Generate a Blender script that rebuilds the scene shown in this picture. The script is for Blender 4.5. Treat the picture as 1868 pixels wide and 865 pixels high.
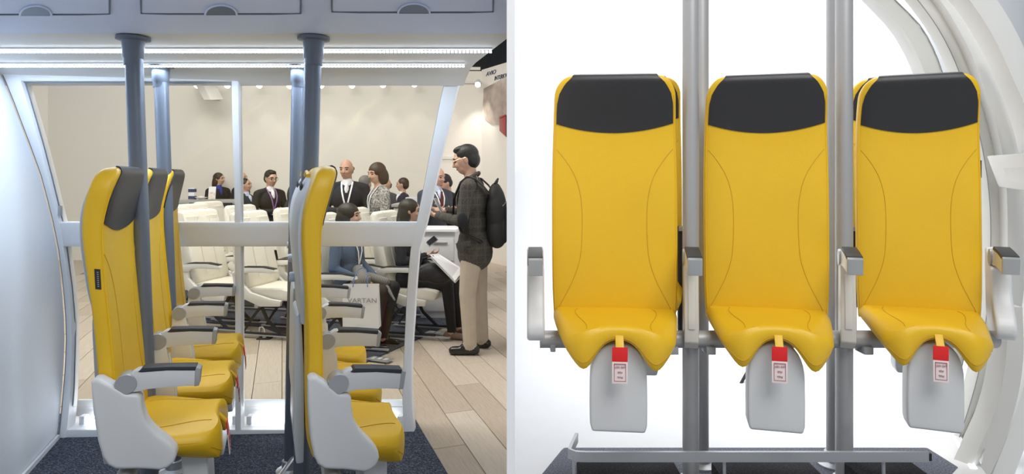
import bpy, bmesh, math, random
import numpy as np
from mathutils import Vector, Matrix, Euler
random.seed(7)
for o in list(bpy.data.objects): bpy.data.objects.remove(o)
scene = bpy.context.scene
C = scene.collection
R = math.radians

# ------------------------------------------------------------------ camera
F, HOR, EYE = 1150.0, 320.0, 1.48          # focal length in px, horizon row, eye height
cam = bpy.data.objects.new('camera', bpy.data.cameras.new('camera'))
C.objects.link(cam); scene.camera = cam
cam.data.sensor_width = 36; cam.data.lens = 36 * F / 1868
cam.data.shift_y = -(432.5 - HOR) / 1868
cam.location = (0, 0, EYE); cam.rotation_euler = (R(90), 0, 0)
cam.data.clip_start = 0.05; cam.data.clip_end = 100
def at(px, py, Y): return Vector(((px - 934) * Y / F, Y, EYE - (py - HOR) * Y / F))

# ------------------------------------------------------------------ world, large lights, exposure
world = bpy.data.worlds.new('world'); scene.world = world; world.use_nodes = True
wb = world.node_tree.nodes['Background']
wb.inputs[0].default_value = (0.86, 0.93, 1.0, 1); wb.inputs[1].default_value = 0.40
vs = scene.view_settings
vs.view_transform = 'Standard'; vs.look = 'None'; vs.gamma = 1.0; vs.use_curve_mapping = False
vs.exposure = 0.0
def area(name, loc, target, size, energy, col=(1, 1, 1), size_y=None):
    l = bpy.data.lights.new(name, 'AREA'); l.energy = energy; l.color = col; l.size = size
    if size_y: l.shape = 'RECTANGLE'; l.size_y = size_y
    o = bpy.data.objects.new(name, l); C.objects.link(o); o.location = loc
    d = Vector(target) - Vector(loc)
    o.rotation_euler = d.to_track_quat('-Z', 'Y').to_euler()
    return o
area('hall_light', (-4.2, 6.6, 4.3), (-4.2, 7.6, 0), 5.5, 235, (1.0, 0.95, 0.88), 4.0)
area('hall_wall_light', (-4.6, 8.6, 4.4), (-4.6, 11, 1.6), 7.0, 30, (1.0, 0.92, 0.80), 0.8)
area('hall_front_fill', (-2.2, 4.4, 4.3), (-2.0, 6.6, 0.6), 3.2, 135, (1.0, 0.96, 0.90), 1.2)  # unseen fill added to brighten the paper bag and nearby faces
area('studio_key', (1.3, -0.3, 4.2), (1.1, 2.5, 1.0), 2.2, 112, (1, 0.985, 0.96))
area('studio_back_light', (1.8, 4.4, 4.4), (1.8, 6.4, 1.4), 4.0, 95, (0.97, 0.985, 1.0), 1.0)
area('studio_top_light', (1.6, 3.9, 3.9), (1.6, 3.7, 0), 2.2, 55, (1, 1, 1), 1.0)

# ------------------------------------------------------------------ materials
def mat(name, col, rough=0.5, metal=0.0, var=0.0, vscale=8.0, bump=0.0, bscale=200.0, spec=0.5, emit=None, estr=0.0, coat=0.0):
    m = bpy.data.materials.new(name); m.use_nodes = True
    nt = m.node_tree; b = nt.nodes['Principled BSDF']
    b.inputs['Base Color'].default_value = (*col, 1)
    b.inputs['Roughness'].default_value = rough; b.inputs['Metallic'].default_value = metal
    b.inputs['Specular IOR Level'].default_value = spec
    if coat: b.inputs['Coat Weight'].default_value = coat
    tc = nt.nodes.new('ShaderNodeTexCoord')
    n = nt.nodes.new('ShaderNodeTexNoise'); n.inputs['Scale'].default_value = vscale; n.inputs['Detail'].default_value = 4
    nt.links.new(tc.outputs['Object'], n.inputs['Vector'])
    mx = nt.nodes.new('ShaderNodeMix'); mx.data_type = 'RGBA'
    v = max(var, 0.02)
    mx.inputs[6].default_value = (*[c * (1 - v) for c in col], 1)
    mx.inputs[7].default_value = (*[min(1, c * (1 + v)) for c in col], 1)
    nt.links.new(n.outputs['Fac'], mx.inputs[0]); nt.links.new(mx.outputs[2], b.inputs['Base Color'])
    if bump:
        n2 = nt.nodes.new('ShaderNodeTexNoise'); n2.inputs['Scale'].default_value = bscale
        nt.links.new(tc.outputs['Object'], n2.inputs['Vector'])
        bp = nt.nodes.new('ShaderNodeBump'); bp.inputs['Strength'].default_value = bump; bp.inputs['Distance'].default_value = 0.002
        nt.links.new(n2.outputs['Fac'], bp.inputs['Height']); nt.links.new(bp.outputs['Normal'], b.inputs['Normal'])
    if emit:
        b.inputs['Emission Color'].default_value = (*emit, 1); b.inputs['Emission Strength'].default_value = estr
    return m
def ramp_mat(name, cols, tex='noise', scale=60.0, rough=0.9, stretch=(1, 1, 1), sharp=0.5, detail=3, bump=0.0):
    """two or more colours picked by a procedural texture"""
    m = bpy.data.materials.new(name); m.use_nodes = True; nt = m.node_tree; b = nt.nodes['Principled BSDF']
    b.inputs['Roughness'].default_value = rough
    tc = nt.nodes.new('ShaderNodeTexCoord'); mp = nt.nodes.new('ShaderNodeMapping')
    mp.inputs['Scale'].default_value = stretch
    nt.links.new(tc.outputs['Object'], mp.inputs['Vector'])
    if tex == 'noise':
        t = nt.nodes.new('ShaderNodeTexNoise'); t.inputs['Detail'].default_value = detail; out = t.outputs['Fac']
    elif tex == 'wave':
        t = nt.nodes.new('ShaderNodeTexWave'); t.inputs['Distortion'].default_value = 1.0; out = t.outputs['Fac']
    else:
        t = nt.nodes.new('ShaderNodeTexVoronoi'); out = t.outputs['Distance']
    t.inputs['Scale'].default_value = scale
    nt.links.new(mp.outputs[0], t.inputs['Vector'])
    r = nt.nodes.new('ShaderNodeValToRGB'); el = r.color_ramp.elements
    n = len(cols)
    for i, c in enumerate(cols):
        p = 0.5 + (i / (n - 1) - 0.5) * sharp
        if i < 2: e = el[i]; e.position = p
        else: e = el.new(p)
        e.color = (*c, 1)
    nt.links.new(out, r.inputs[0]); nt.links.new(r.outputs[0], b.inputs['Base Color'])
    if bump:
        bp = nt.nodes.new('ShaderNodeBump'); bp.inputs['Strength'].default_value = bump; bp.inputs['Distance'].default_value = 0.004
        nt.links.new(out, bp.inputs['Height']); nt.links.new(bp.outputs['Normal'], b.inputs['Normal'])
    return m
def glass_mat():
    m = bpy.data.materials.new('clear_glass'); m.use_nodes = True; nt = m.node_tree
    for n in list(nt.nodes):
        if n.type == 'BSDF_PRINCIPLED': nt.nodes.remove(n)
    out = nt.nodes['Material Output']
    tr = nt.nodes.new('ShaderNodeBsdfTransparent'); tr.inputs[0].default_value = (0.955, 0.965, 0.955, 1)
    gl = nt.nodes.new('ShaderNodeBsdfGlossy'); gl.inputs['Roughness'].default_value = 0.02
    fr = nt.nodes.new('ShaderNodeFresnel'); fr.inputs[0].default_value = 1.35
    mx = nt.nodes.new('ShaderNodeMixShader')
    nt.links.new(fr.outputs[0], mx.inputs[0]); nt.links.new(tr.outputs[0], mx.inputs[1]); nt.links.new(gl.outputs[0], mx.inputs[2])
    nt.links.new(mx.outputs[0], out.inputs['Surface'])
    return m
def plaid_mat():
    m = ramp_mat('plaid_wool', [(0.022, 0.02, 0.017), (0.10, 0.093, 0.08)], 'noise', 130, 0.95, sharp=0.5)
    nt = m.node_tree; b = nt.nodes['Principled BSDF']; ramp = [n for n in nt.nodes if n.type == 'VALTORGB'][0]
    tc = [n for n in nt.nodes if n.type == 'TEX_COORD'][0]
    last = ramp.outputs[0]
    for axis in ('X', 'Y', 'Z'):
        sx = nt.nodes.new('ShaderNodeSeparateXYZ'); nt.links.new(tc.outputs['Object'], sx.inputs[0])
        mu = nt.nodes.new('ShaderNodeMath'); mu.operation = 'MULTIPLY'; mu.inputs[1].default_value = 17.0
        nt.links.new(sx.outputs[axis], mu.inputs[0])
        fr = nt.nodes.new('ShaderNodeMath'); fr.operation = 'FRACT'; nt.links.new(mu.outputs[0], fr.inputs[0])
        gt = nt.nodes.new('ShaderNodeMath'); gt.operation = 'LESS_THAN'; gt.inputs[1].default_value = 0.16; nt.links.new(fr.outputs[0], gt.inputs[0])
        ml = nt.nodes.new('ShaderNodeMath'); ml.operation = 'MULTIPLY'; ml.inputs[1].default_value = 0.45; nt.links.new(gt.outputs[0], ml.inputs[0])
        mx = nt.nodes.new('ShaderNodeMix'); mx.data_type = 'RGBA'; mx.inputs[7].default_value = (0.10, 0.09, 0.075, 1)
        nt.links.new(ml.outputs[0], mx.inputs[0]); nt.links.new(last, mx.inputs[6]); last = mx.outputs[2]
    nt.links.new(last, b.inputs['Base Color'])
    return m
YEL = (0.78, 0.475, 0.012)
MT = dict(
    yellow=mat('yellow_leather', YEL, 0.42, var=0.05, vscale=5, bump=0.25, bscale=350),
    seam=mat('yellow_stitching', (0.60, 0.34, 0.010), 0.6),
    piping=mat('yellow_piping', (0.84, 0.50, 0.02), 0.4),
    black=mat('black_leather', (0.022, 0.022, 0.024), 0.42, var=0.1, bump=0.25, bscale=350),
    shell=mat('grey_plastic_shell', (0.50, 0.55, 0.60), 0.38, var=0.02),
    panel=mat('pale_grey_plastic', (0.66, 0.67, 0.68), 0.36, var=0.02),
    cream_plastic=mat('warm_grey_plastic', (0.66, 0.63, 0.57), 0.4, var=0.02),
    armmetal=mat('satin_grey_arm', (0.40, 0.41, 0.42), 0.38, 0.35),
    armpad=mat('dark_arm_pad', (0.030, 0.032, 0.038), 0.5),
    steel=mat('satin_steel_pole', (0.40, 0.40, 0.41), 0.45, 0.35, var=0.03),
    bluesteel=mat('painted_blue_grey_pole', (0.165, 0.19, 0.235), 0.36, 0.35, var=0.03),
    darkrec=mat('dark_recess', (0.01, 0.011, 0.013), 0.6),
    red=mat('red_ribbon', (0.72, 0.012, 0.012), 0.6),
    redprint=mat('dull_red_print', (0.40, 0.12, 0.12), 0.7),
    tagwhite=mat('pale_pink_label', (0.86, 0.74, 0.74), 0.6),
    white=mat('white_painted_frame', (0.80, 0.82, 0.85), 0.42, var=0.015),
    whitewall=mat('white_laminate', (0.76, 0.80, 0.86), 0.6, var=0.015, vscale=1.5),
    soffit=mat('off_white_soffit', (0.66, 0.66, 0.64), 0.5, var=0.02),
    bin=mat('blue_white_bin', (0.66, 0.73, 0.92), 0.45, var=0.02),
    binline=mat('bin_gap_grey', (0.16, 0.19, 0.26), 0.6),
    binlatch=mat('bin_latch_grey', (0.16, 0.21, 0.30), 0.35),
    led=mat('led_white', (1, 1, 1), 0.4, emit=(0.86, 0.92, 1.0), estr=4.5),
    spotlens=mat('spot_lens', (1, 1, 1), 0.4, emit=(1.0, 0.93, 0.8), estr=9.0),
    hallwall=mat('warm_white_hall_wall', (0.80, 0.765, 0.70), 0.8, var=0.02, vscale=0.7),
    hallwall2=mat('pale_hall_panel', (0.84, 0.81, 0.75), 0.8, var=0.02, vscale=0.7),
    darkceil=mat('dark_hall_ceiling', (0.02, 0.022, 0.026), 0.8, var=0.3),
    truss=mat('dark_truss', (0.05, 0.055, 0.065), 0.5, 0.4),
    wood1=ramp_mat('oak_plank', [(0.40, 0.335, 0.26), (0.50, 0.43, 0.345), (0.56, 0.485, 0.40)], 'noise', 9, 0.45, (9, 0.8, 1), 0.7, 5),
    wood2=ramp_mat('oak_plank_pale', [(0.44, 0.375, 0.30), (0.54, 0.47, 0.385), (0.60, 0.525, 0.44)], 'noise', 8, 0.45, (9, 0.8, 1), 0.7, 5),
    wood3=ramp_mat('oak_plank_brown', [(0.35, 0.285, 0.215), (0.45, 0.375, 0.295), (0.52, 0.44, 0.355)], 'noise', 10, 0.45, (9, 0.8, 1), 0.7, 5),
    woodgap=mat('plank_joint', (0.20, 0.16, 0.12), 0.8),
    carpet=ramp_mat('navy_fleck_carpet', [(0.008, 0.010, 0.020), (0.026, 0.033, 0.055), (0.26, 0.29, 0.36)], 'noise', 120, 0.98, (1, 2.2, 1), 0.5, 3, bump=0.5),
    greycarpet=ramp_mat('grey_fleck_carpet', [(0.05, 0.055, 0.075), (0.12, 0.13, 0.165), (0.26, 0.27, 0.32)], 'noise', 160, 0.98, (1, 1, 1), 0.5, 3, bump=0.5),
    blackcarpet=ramp_mat('black_fleck_carpet', [(0.004, 0.004, 0.006), (0.010, 0.010, 0.014), (0.04, 0.04, 0.05)], 'noise', 150, 0.98, (1, 1, 0.3), 0.5, 3, bump=0.5),
    cream=mat('cream_leather', (0.80, 0.76, 0.665), 0.5, var=0.03, bump=0.15),
    creamshade=mat('cream_seat_plastic', (0.70, 0.68, 0.63), 0.45, var=0.02),
    rail=mat('aluminium_rail', (0.50, 0.51, 0.53), 0.35, 0.6),
    studio=mat('white_studio_backdrop', (0.92, 0.93, 0.95), 0.7),
    studiofloor=mat('white_studio_floor', (0.88, 0.89, 0.91), 0.5),
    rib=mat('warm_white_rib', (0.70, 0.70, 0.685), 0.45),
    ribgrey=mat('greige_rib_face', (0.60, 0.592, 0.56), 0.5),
    ribgap=mat('rib_gap_grey', (0.25, 0.25, 0.25), 0.6),
    peach=mat('peach_panel', (0.88, 0.70, 0.52), 0.5),
    skin=mat('skin_light', (0.56, 0.34, 0.245), 0.5, var=0.05),
    skin2=mat('skin_tan', (0.50, 0.29, 0.20), 0.5, var=0.05),
    lip=mat('lip_colour', (0.40, 0.14, 0.12), 0.5),
    eye=mat('eye_dark', (0.015, 0.012, 0.01), 0.3),
    hblack=mat('hair_black', (0.010, 0.009, 0.009), 0.5, var=0.3, vscale=60, bump=0.5, bscale=120),
    hbrown=mat('hair_brown', (0.045, 0.022, 0.013), 0.5, var=0.3, vscale=60, bump=0.5, bscale=120),
    hgrey=mat('hair_grey', (0.16, 0.15, 0.14), 0.6, var=0.3, vscale=60, bump=0.5, bscale=120),
    suit=mat('black_suit', (0.010, 0.010, 0.013), 0.85, var=0.1),
    navy=mat('navy_knit', (0.010, 0.013, 0.024), 0.9, var=0.1),
    navysuit=mat('navy_suit', (0.012, 0.016, 0.04), 0.85, var=0.1),
    greysuit=mat('grey_suit', (0.055, 0.062, 0.078), 0.85, var=0.12, vscale=40),
    charcoal=mat('charcoal_jacket', (0.025, 0.026, 0.030), 0.9, var=0.2, vscale=40),
    tweed=ramp_mat('grey_tweed', [(0.06, 0.058, 0.055), (0.26, 0.25, 0.235), (0.52, 0.50, 0.47)], 'noise', 60, 0.95, sharp=0.35),
    plaid=plaid_mat(),
    khaki=mat('stone_chinos', (0.50, 0.43, 0.34), 0.85, var=0.12, vscale=12, bump=1.0, bscale=16),
    bluetop=ramp_mat('blue_rib_knit', [(0.055, 0.09, 0.15), (0.10, 0.15, 0.24)], 'wave', 45, 0.9, sharp=0.8),
    royal=mat('royal_blue_top', (0.02, 0.04, 0.30), 0.7),
    blacktrs=mat('black_trousers', (0.012, 0.011, 0.011), 0.8, var=0.1),
    shoe=mat('black_shoe_leather', (0.010, 0.009, 0.009), 0.25, spec=0.6),
    tanshoe=mat('tan_shoe', (0.22, 0.14, 0.09), 0.5),
    shirt=mat('white_shirt', (0.80, 0.80, 0.82), 0.7),
    shirtblue=mat('pale_blue_shirt', (0.50, 0.56, 0.70), 0.7),
    lanyard=mat('white_lanyard', (0.85, 0.84, 0.86), 0.6),
    purple=mat('purple_lanyard', (0.30, 0.16, 0.36), 0.6),
    tie=mat('dark_red_tie', (0.12, 0.02, 0.02), 0.6),
    scarf=ramp_mat('grey_check_scarf', [(0.14, 0.135, 0.13), (0.24, 0.23, 0.22)], 'wave', 22, 0.95, sharp=0.6),
    paper=mat('white_paper', (0.86, 0.86, 0.87), 0.6),
    bluecord=mat('blue_cord', (0.10, 0.18, 0.42), 0.7),
    print=mat('grey_print', (0.30, 0.31, 0.34), 0.7),
    navyprint=mat('navy_print', (0.05, 0.06, 0.13), 0.7),
    bagblack=mat('black_bag', (0.012, 0.012, 0.012), 0.55, var=0.15),
    backpack=mat('black_nylon', (0.014, 0.0135, 0.013), 0.7, var=0.2, vscale=30),
    phone=mat('phone_black', (0.02, 0.025, 0.03), 0.15),
    phonecase=mat('phone_silver', (0.55, 0.56, 0.58), 0.3, 0.5),
    metalthin=mat('thin_gold_metal', (0.75, 0.6, 0.4), 0.25, 0.8),
    counter=mat('pale_counter', (0.72, 0.70, 0.66), 0.5, var=0.02),
    countertop=mat('grey_counter_top', (0.42, 0.42, 0.42), 0.4),
    cabinet=mat('light_grey_cabinet', (0.62, 0.63, 0.64), 0.45, var=0.02),
    poster=ramp_mat('sepia_mural', [(0.22, 0.18, 0.155), (0.46, 0.39, 0.34), (0.74, 0.68, 0.62)], 'noise', 3.2, 0.8, (1, 1, 1), 0.6, 2),
    redbox=mat('red_lacquer', (0.33, 0.015, 0.015), 0.4),
    olive=mat('olive_box', (0.16, 0.12, 0.035), 0.7, var=0.1),
    orange=ramp_mat('orange_print', [(0.65, 0.28, 0.06), (0.85, 0.8, 0.74), (0.12, 0.10, 0.10)], 'noise', 14, 0.7, sharp=0.5),
    divider=mat('white_divider', (0.95, 0.95, 0.96), 0.7),
)
MT['glass'] = glass_mat()

# ------------------------------------------------------------------ mesh helpers
class MB:
    def __init__(s): s.v = []; s.f = []
    def add(s, vs_, fs_):
        o = len(s.v); s.v += [tuple(v) for v in vs_]; s.f += [tuple(i + o for i in f) for f in fs_]; return s
    def box(s, c, d, rot=None):
        c = Vector(c); vs_ = []
        for x in (-.5, .5):
            for y in (-.5, .5):
                for z in (-.5, .5):
                    p = Vector((x * d[0], y * d[1], z * d[2]))
                    if rot is not None: p = rot @ p
                    vs_.append(c + p)
        return s.add(vs_, [(0, 1, 3, 2), (4, 6, 7, 5), (0, 4, 5, 1), (2, 3, 7, 6), (0, 2, 6, 4), (1, 5, 7, 3)])
    def rings(s, rs, cap=True, closed=True):
        n = len(rs[0]); vs_ = [p for r in rs for p in r]; fs_ = []
        for i in range(len(rs) - 1):
            for j in range(n if closed else n - 1):
                k = (j + 1) % n
                fs_.append((i * n + j, i * n + k, (i + 1) * n + k, (i + 1) * n + j))
        if cap and closed:
            fs_.append(tuple(range(n))[::-1]); fs_.append(tuple((len(rs) - 1) * n + j for j in range(n)))
        return s.add(vs_, fs_)
    def cyl(s, a, b, r1, r2=None, n=20):
        return s.tube([a, b], [r1, r1 if r2 is None else r2], n)
    def tube(s, path, r, n=8):
        path = [Vector(p) for p in path]; rs = []
        if not isinstance(r, (list, tuple)): r = [r] * len(path)
        up = None
        for i, p in enumerate(path):
            t = (path[min(i + 1, len(path) - 1)] - path[max(i - 1, 0)]).normalized()
            if up is None:
                up = Vector((0, 0, 1)) if abs(t.z) < .9 else Vector((1, 0, 0))
            a = t.cross(up)
            if a.length < 1e-6: a = t.orthogonal()
            a.normalize(); b = a.cross(t).normalized(); up = b
            rs.append([p + (a * math.cos(2 * math.pi * k / n) + b * math.sin(2 * math.pi * k / n)) * r[i] for k in range(n)])
        return s.rings(rs)
    def lathe(s, c, prof, n=28, axis='Z'):
        rs = []
        for (r, h) in prof:
            ring = []
            for k in range(n):
                a = 2 * math.pi * k / n
                p = (r * math.cos(a), r * math.sin(a), h)
                if axis == 'Y': p = (p[0], p[2], p[1])
                if axis == 'X': p = (p[2], p[0], p[1])
                ring.append(Vector(c) + Vector(p))
            rs.append(ring)
        return s.rings(rs)
    def prism(s, pts, vec):
        """closed polygon (3D points) pushed along vec"""
        vec = Vector(vec); a = [Vector(p) for p in pts]; return s.rings([a, [p + vec for p in a]])
    def ell(s, c, r, n=14, m=10, rot=None):
        rs = []
        for i in range(m + 1):
            t = math.pi * i / m; ring = []
            for k in range(n):
                a = 2 * math.pi * k / n
                p = Vector((r[0] * math.sin(t) * math.cos(a), r[1] * math.sin(t) * math.sin(a), -r[2] * math.cos(t)))
                if rot is not None: p = rot @ p
                ring.append(Vector(c) + p)
            rs.append(ring)
        return s.rings(rs, cap=False)
    def mesh(s, name, m, smooth=True, bevel=0.0, seg=2, ang=35, subsurf=0):
        me = bpy.data.meshes.new(name); me.from_pydata(s.v, [], s.f); me.materials.append(MT[m] if isinstance(m, str) else m)
        bm = bmesh.new(); bm.from_mesh(me)
        bmesh.ops.remove_doubles(bm, verts=bm.verts, dist=1e-5)
        bmesh.ops.recalc_face_normals(bm, faces=bm.faces)
        if bevel:
            es = [e for e in bm.edges if len(e.link_faces) == 2 and e.calc_face_angle(0) > R(ang)]
            bmesh.ops.bevel(bm, geom=es, offset=bevel, segments=seg, profile=.6, affect='EDGES', clamp_overlap=True)
        for f in bm.faces: f.smooth = smooth
        if smooth:
            for e in bm.edges:
                if len(e.link_faces) == 2 and e.calc_face_angle(0) > R(42): e.smooth = False
        bm.to_mesh(me); bm.free()
        return me
    def build(s, name, m, parent=None, **k):
        return link(name, s.mesh(name, m, **k), parent)
def link(name, me, parent=None):
    o = bpy.data.objects.new(name, me); C.objects.link(o); o.parent = parent; return o
def tag(o, label=None, cat=None, group=None, kind=None):
    if label: o['label'] = label
    if cat: o['category'] = cat
    if group: o['group'] = group
    if kind: o['kind'] = kind
    return o
def empty(name, loc=(0, 0, 0), rz=0.0):
    o = bpy.data.objects.new(name, None); C.objects.link(o); o.location = loc; o.rotation_euler = (0, 0, rz)
    o.empty_display_size = .1
    return o
def lerp(tab, z):
    if z <= tab[0][0]: return tab[0][1]
    for (a, b), (c, d) in zip(tab, tab[1:]):
        if z <= c: return b + (d - b) * (z - a) / (c - a)
    return tab[-1][1]
def smooth_lerp(tab, z):
    if z <= tab[0][0]: return tab[0][1]
    for i, ((a, b), (c, d)) in enumerate(zip(tab, tab[1:])):
        if z <= c:
            t = (z - a) / (c - a)
            m0 = (tab[i + 1][1] - tab[max(i - 1, 0)][1]) / (tab[i + 1][0] - tab[max(i - 1, 0)][0]) * (c - a)
            j = min(i + 2, len(tab) - 1)
            m1 = (tab[j][1] - tab[i][1]) / (tab[j][0] - tab[i][0]) * (c - a)
            return (2*t**3 - 3*t**2 + 1)*b + (t**3 - 2*t**2 + t)*m0 + (-2*t**3 + 3*t**2)*d + (t**3 - t**2)*m1
    return tab[-1][1]
def text_mesh(body, size, m, name='lettering', extrude=0.0006, align='CENTER', shear=0.0):
    cu = bpy.data.curves.new(name, 'FONT'); cu.body = body; cu.size = size; cu.extrude = extrude; cu.align_x = align; cu.shear = shear
    o = bpy.data.objects.new(name, cu); C.objects.link(o)
    dg = bpy.context.evaluated_depsgraph_get(); dg.update()
    me = bpy.data.meshes.new_from_object(o.evaluated_get(dg)); me.materials.clear(); me.materials.append(MT[m])
    bpy.data.objects.remove(o); bpy.data.curves.remove(cu)
    return me

# ================================================================== SETTING: divider, floors, hall
def struct(o): o['kind'] = 'structure'; return o
# added white divider, edge-on, fills the blank gap and separates the bays' light
o = struct(MB().box((-0.0026, 6.25, 2.6), (0.0182, 9.7, 5.2)).build('added_divider', 'divider'))

floor = struct(MB().box((-6, 6.4, -0.06), (11.98, 11.2, 0.08)).build('floor', 'woodgap'))
# planks, laid along the seat-row direction
PYAW = R(20)
pl_meshes = []
for wname in ('wood1', 'wood2', 'wood3'):
    pl_meshes.append(MB().box((0, 0, -0.01), (0.186, 1.285, 0.02)).mesh('plank', wname, smooth=False, bevel=0.0015, seg=1))
dvec = Vector((-math.sin(PYAW), math.cos(PYAW), 0)); rvec = Vector((math.cos(PYAW), math.sin(PYAW), 0))
cnt = 0
for i in range(-14, 36):
    for j in range(0, 8):
        off = (i * 0.37) % 1.0
        p = Vector((-3.0, 2.4, 0)) + rvec * (i * 0.19) + dvec * ((j - 1 + off) * 1.29)
        if p.y < 2.7 or p.y > 9.8: continue
        ppx = 934 + p.x * F / p.y
        if ppx < -60 or p.x > 0.25: continue
        cnt += 1
        if cnt > 300: continue
        o = link('plank', random.choice(pl_meshes), floor); o.location = p; o.rotation_euler = (0, 0, PYAW)
# far floor past the counted planks
tagfar = MB().box((-5.6, 10.6, -0.012), (11.0, 2.0, 0.02)).build('plank_field', 'wood1', floor, smooth=False); tagfar['kind'] = 'stuff'

# navy carpet under the yellow seats
cp = MB(); base = [at(-700, 865, 3.1), at(-60, 803, 3.75), (-0.58, 3.83, 0), (-0.29, 3.10, 0), (0.20 - .24, 2.2, 0), (-0.04, 0.4, 0), (-3.5, 0.4, 0)]
base = [(-3.6, 3.9, 0), (-0.60, 3.84, 0), (-0.30, 3.06, 0), (-0.03, 2.35, 0), (-0.03, 0.85, 0), (-3.6, 0.85, 0)]
cp.prism([(x, y, 0.0) for x, y, z in base], (0, 0, 0.012)); struct(cp.build('floor_carpet', 'carpet', smooth=False))
# carpet patch under the cream seats in the hall
cp = MB(); base = [(-1.22, 4.93, 0), (-0.62, 6.5, 0), (-1.2, 9.0, 0), (-5.6, 8.2, 0), (-3.6, 5.55, 0), (-2.3, 6.0, 0)]
base = [(-1.17, 4.92, 0), (-0.56, 6.35, 0), (-1.1, 8.9, 0), (-5.8, 8.6, 0), (-4.2, 6.6, 0), (-2.45, 6.15, 0)]
cp.prism([(x, y, 0.0) for x, y, z in base], (0, 0, 0.014)); struct(cp.build('floor_carpet_hall', 'carpet', smooth=False))

# hall walls
YB = 11.0
struct(MB().box((-4.65, YB + 0.1, 1.62), (8.3, 0.2, 3.36)).build('wall_back', 'hallwall'))
struct(MB().prism([(-8.1, YB - .0, -0.06), (-9.4, 8.2, -0.06), (-9.6, 8.3, -0.06), (-8.3, YB + .2, -0.06)], (0, 0, 3.6)).build('wall_left', 'hallwall2'))
pw = MB().prism([(-0.53, YB, -0.06), (-0.02, 10.15, -0.06), (-0.015, 10.4, -0.06), (-0.45, YB + .2, -0.06)], (0, 0, 3.38)).build('wall_right', 'hallwall2', smooth=False); struct(pw)
struct(MB().box((-6.0, 6.5, 5.15), (11.96, 11.0, 0.1)).build('ceiling', 'darkceil'))
struct(MB().box((-6.0, 11.9, 2.6), (11.96, 0.1, 5.2)).build('wall_far', 'darkceil'))
for k in range(4):
    t = empty('lighting_truss', (0, 0, 0))
    y = 7.4 + k * 1.1; z = 3.95 + 0.1 * k
    for dz in (0, 0.28): MB().cyl((-9, y, z + dz), (-0.05, y, z + dz), 0.03, n=8).build('chord', 'truss', t)
    m = MB()
    for q in range(34):
        x = -8.9 + q * .26
        if x + .26 > -.06: break
        m.cyl((x, y, z), (x + .13, y, z + .28), .012, n=5); m.cyl((x + .13, y, z + .28), (x + .26, y, z), .012, n=5)
    m.build('lattice', 'truss', t)
    tag(t, 'dark lattice lighting truss under the hall ceiling, %s from the back wall' % ['farthest', 'third', 'second', 'nearest'][k], 'truss', 'hall lighting trusses')
# top trim of the back wall with spotlights
struct(MB().box((-4.6, YB - .03, 3.10), (8.1, 0.05, 0.035)).build('trim_1', 'counter'))
struct(MB().box((-4.6, YB - .02, 3.34), (8.1, 0.04, 0.05)).build('trim_2', 'hallwall2'))
# beam end and wall light panel
b = empty('ceiling_beam', at(372, 150, 10.2))
MB().prism([at(353, 148, 10.6) - b.location, at(366, 148, 10.6) - b.location, at(384, 182, 9.9) - b.location, at(372, 182, 9.9) - b.location], (0, 0.35, 0.02)).build('beam_web', 'counter', b)
MB().prism([at(366, 148, 10.6) - b.location, at(372, 148, 10.6) - b.location, at(389, 182, 9.9) - b.location, at(384, 182, 9.9) - b.location], (0, 0.34, 0.05)).build('beam_flange', 'hallwall2', b)
tag(b, 'short pale beam jutting from the top of the hall wall', 'beam')
for k, (px, py) in enumerate([(363, 152), (418, 152), (476, 152), (531, 153), (588, 152), (644, 152), (700, 151), (757, 150), (815, 150), (872, 150)]):
    p = at(px, py, 10.72)
    t = empty('spotlight', p)
    MB().cyl((0, 0.02, 0.02), (0.0, -.07, -.05), 0.042, 0.05, n=14).build('housing', 'white', t)
    MB().cyl((0, -.072, -.052), (0, -.078, -.057), 0.046, n=14).build('lens', 'spotlens', t)
    MB().cyl((0, 0.02, .02), (0, .26, .05), 0.012, n=8).build('stem', 'white', t)
    l = bpy.data.lights.new('spot_lamp', 'SPOT'); l.energy = 7 if k < 9 else 40; l.spot_size = R(70); l.spot_blend = .8; l.color = (1, .93, .82); l.shadow_soft_size = .04
    lo = bpy.data.objects.new('spot_lamp', l); C.objects.link(lo); lo.location = p + Vector((0, -.1, -.07)); lo.rotation_euler = (R(12), 0, 0)
    side = 'ninth' if k == 8 else ''
    names = ['first', 'second', 'third', 'fourth', 'fifth', 'sixth', 'seventh', 'eighth', 'ninth', 'tenth']
    tag(t, 'small white spotlight on top of hall wall, %s from the left' % names[k], 'spotlight', 'spotlights along the hall wall')
# mural and brand lettering on right wall
u = (Vector((-0.02, 10.15, 0)) - Vector((-0.53, YB, 0))); L = u.length; u.normalize(); nrm = Vector((u.y, -u.x, 0)) * 1
if nrm.y > 0: nrm = -nrm
Mw = Matrix(((u.x, 0, nrm.x, 0), (u.y, 0, nrm.y, 0), (0, 1, 0, 0), (0, 0, 0, 1)))
mu = MB(); pts = [(0.10, 2.98), (0.55, 3.04), (0.96, 3.10), (0.96, 2.35), (0.70, 2.30), (0.35, 2.36), (0.14, 2.46), (0.07, 2.7)]
mu.prism([Vector((-0.53, YB, 0)) + u * a + Vector((0, 0, z)) + nrm * 0.004 for a, z in pts], nrm * 0.01)
tag(mu.build('wall_mural', 'poster', smooth=False), 'sepia printed mural on white wall below the dark ceiling', 'mural')
for txt, a, z in (('AVIO', 0.17, 3.185), ('INTERIORS', 0.46, 3.075)):
    o = link('wall_lettering', text_mesh(txt, 0.10, 'navyprint', 'wall_lettering', 0.003, 'LEFT', 0.25))
    o.matrix_world = Matrix.Translation(Vector((-0.53, YB, z)) + u * a + nrm * .006) @ Mw
    if txt == 'AVIO': o.scale = (1.45, 1, 1)
    tag(o, 'dark slanted lettering reading %s on the white wall' % txt, 'lettering')
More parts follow.
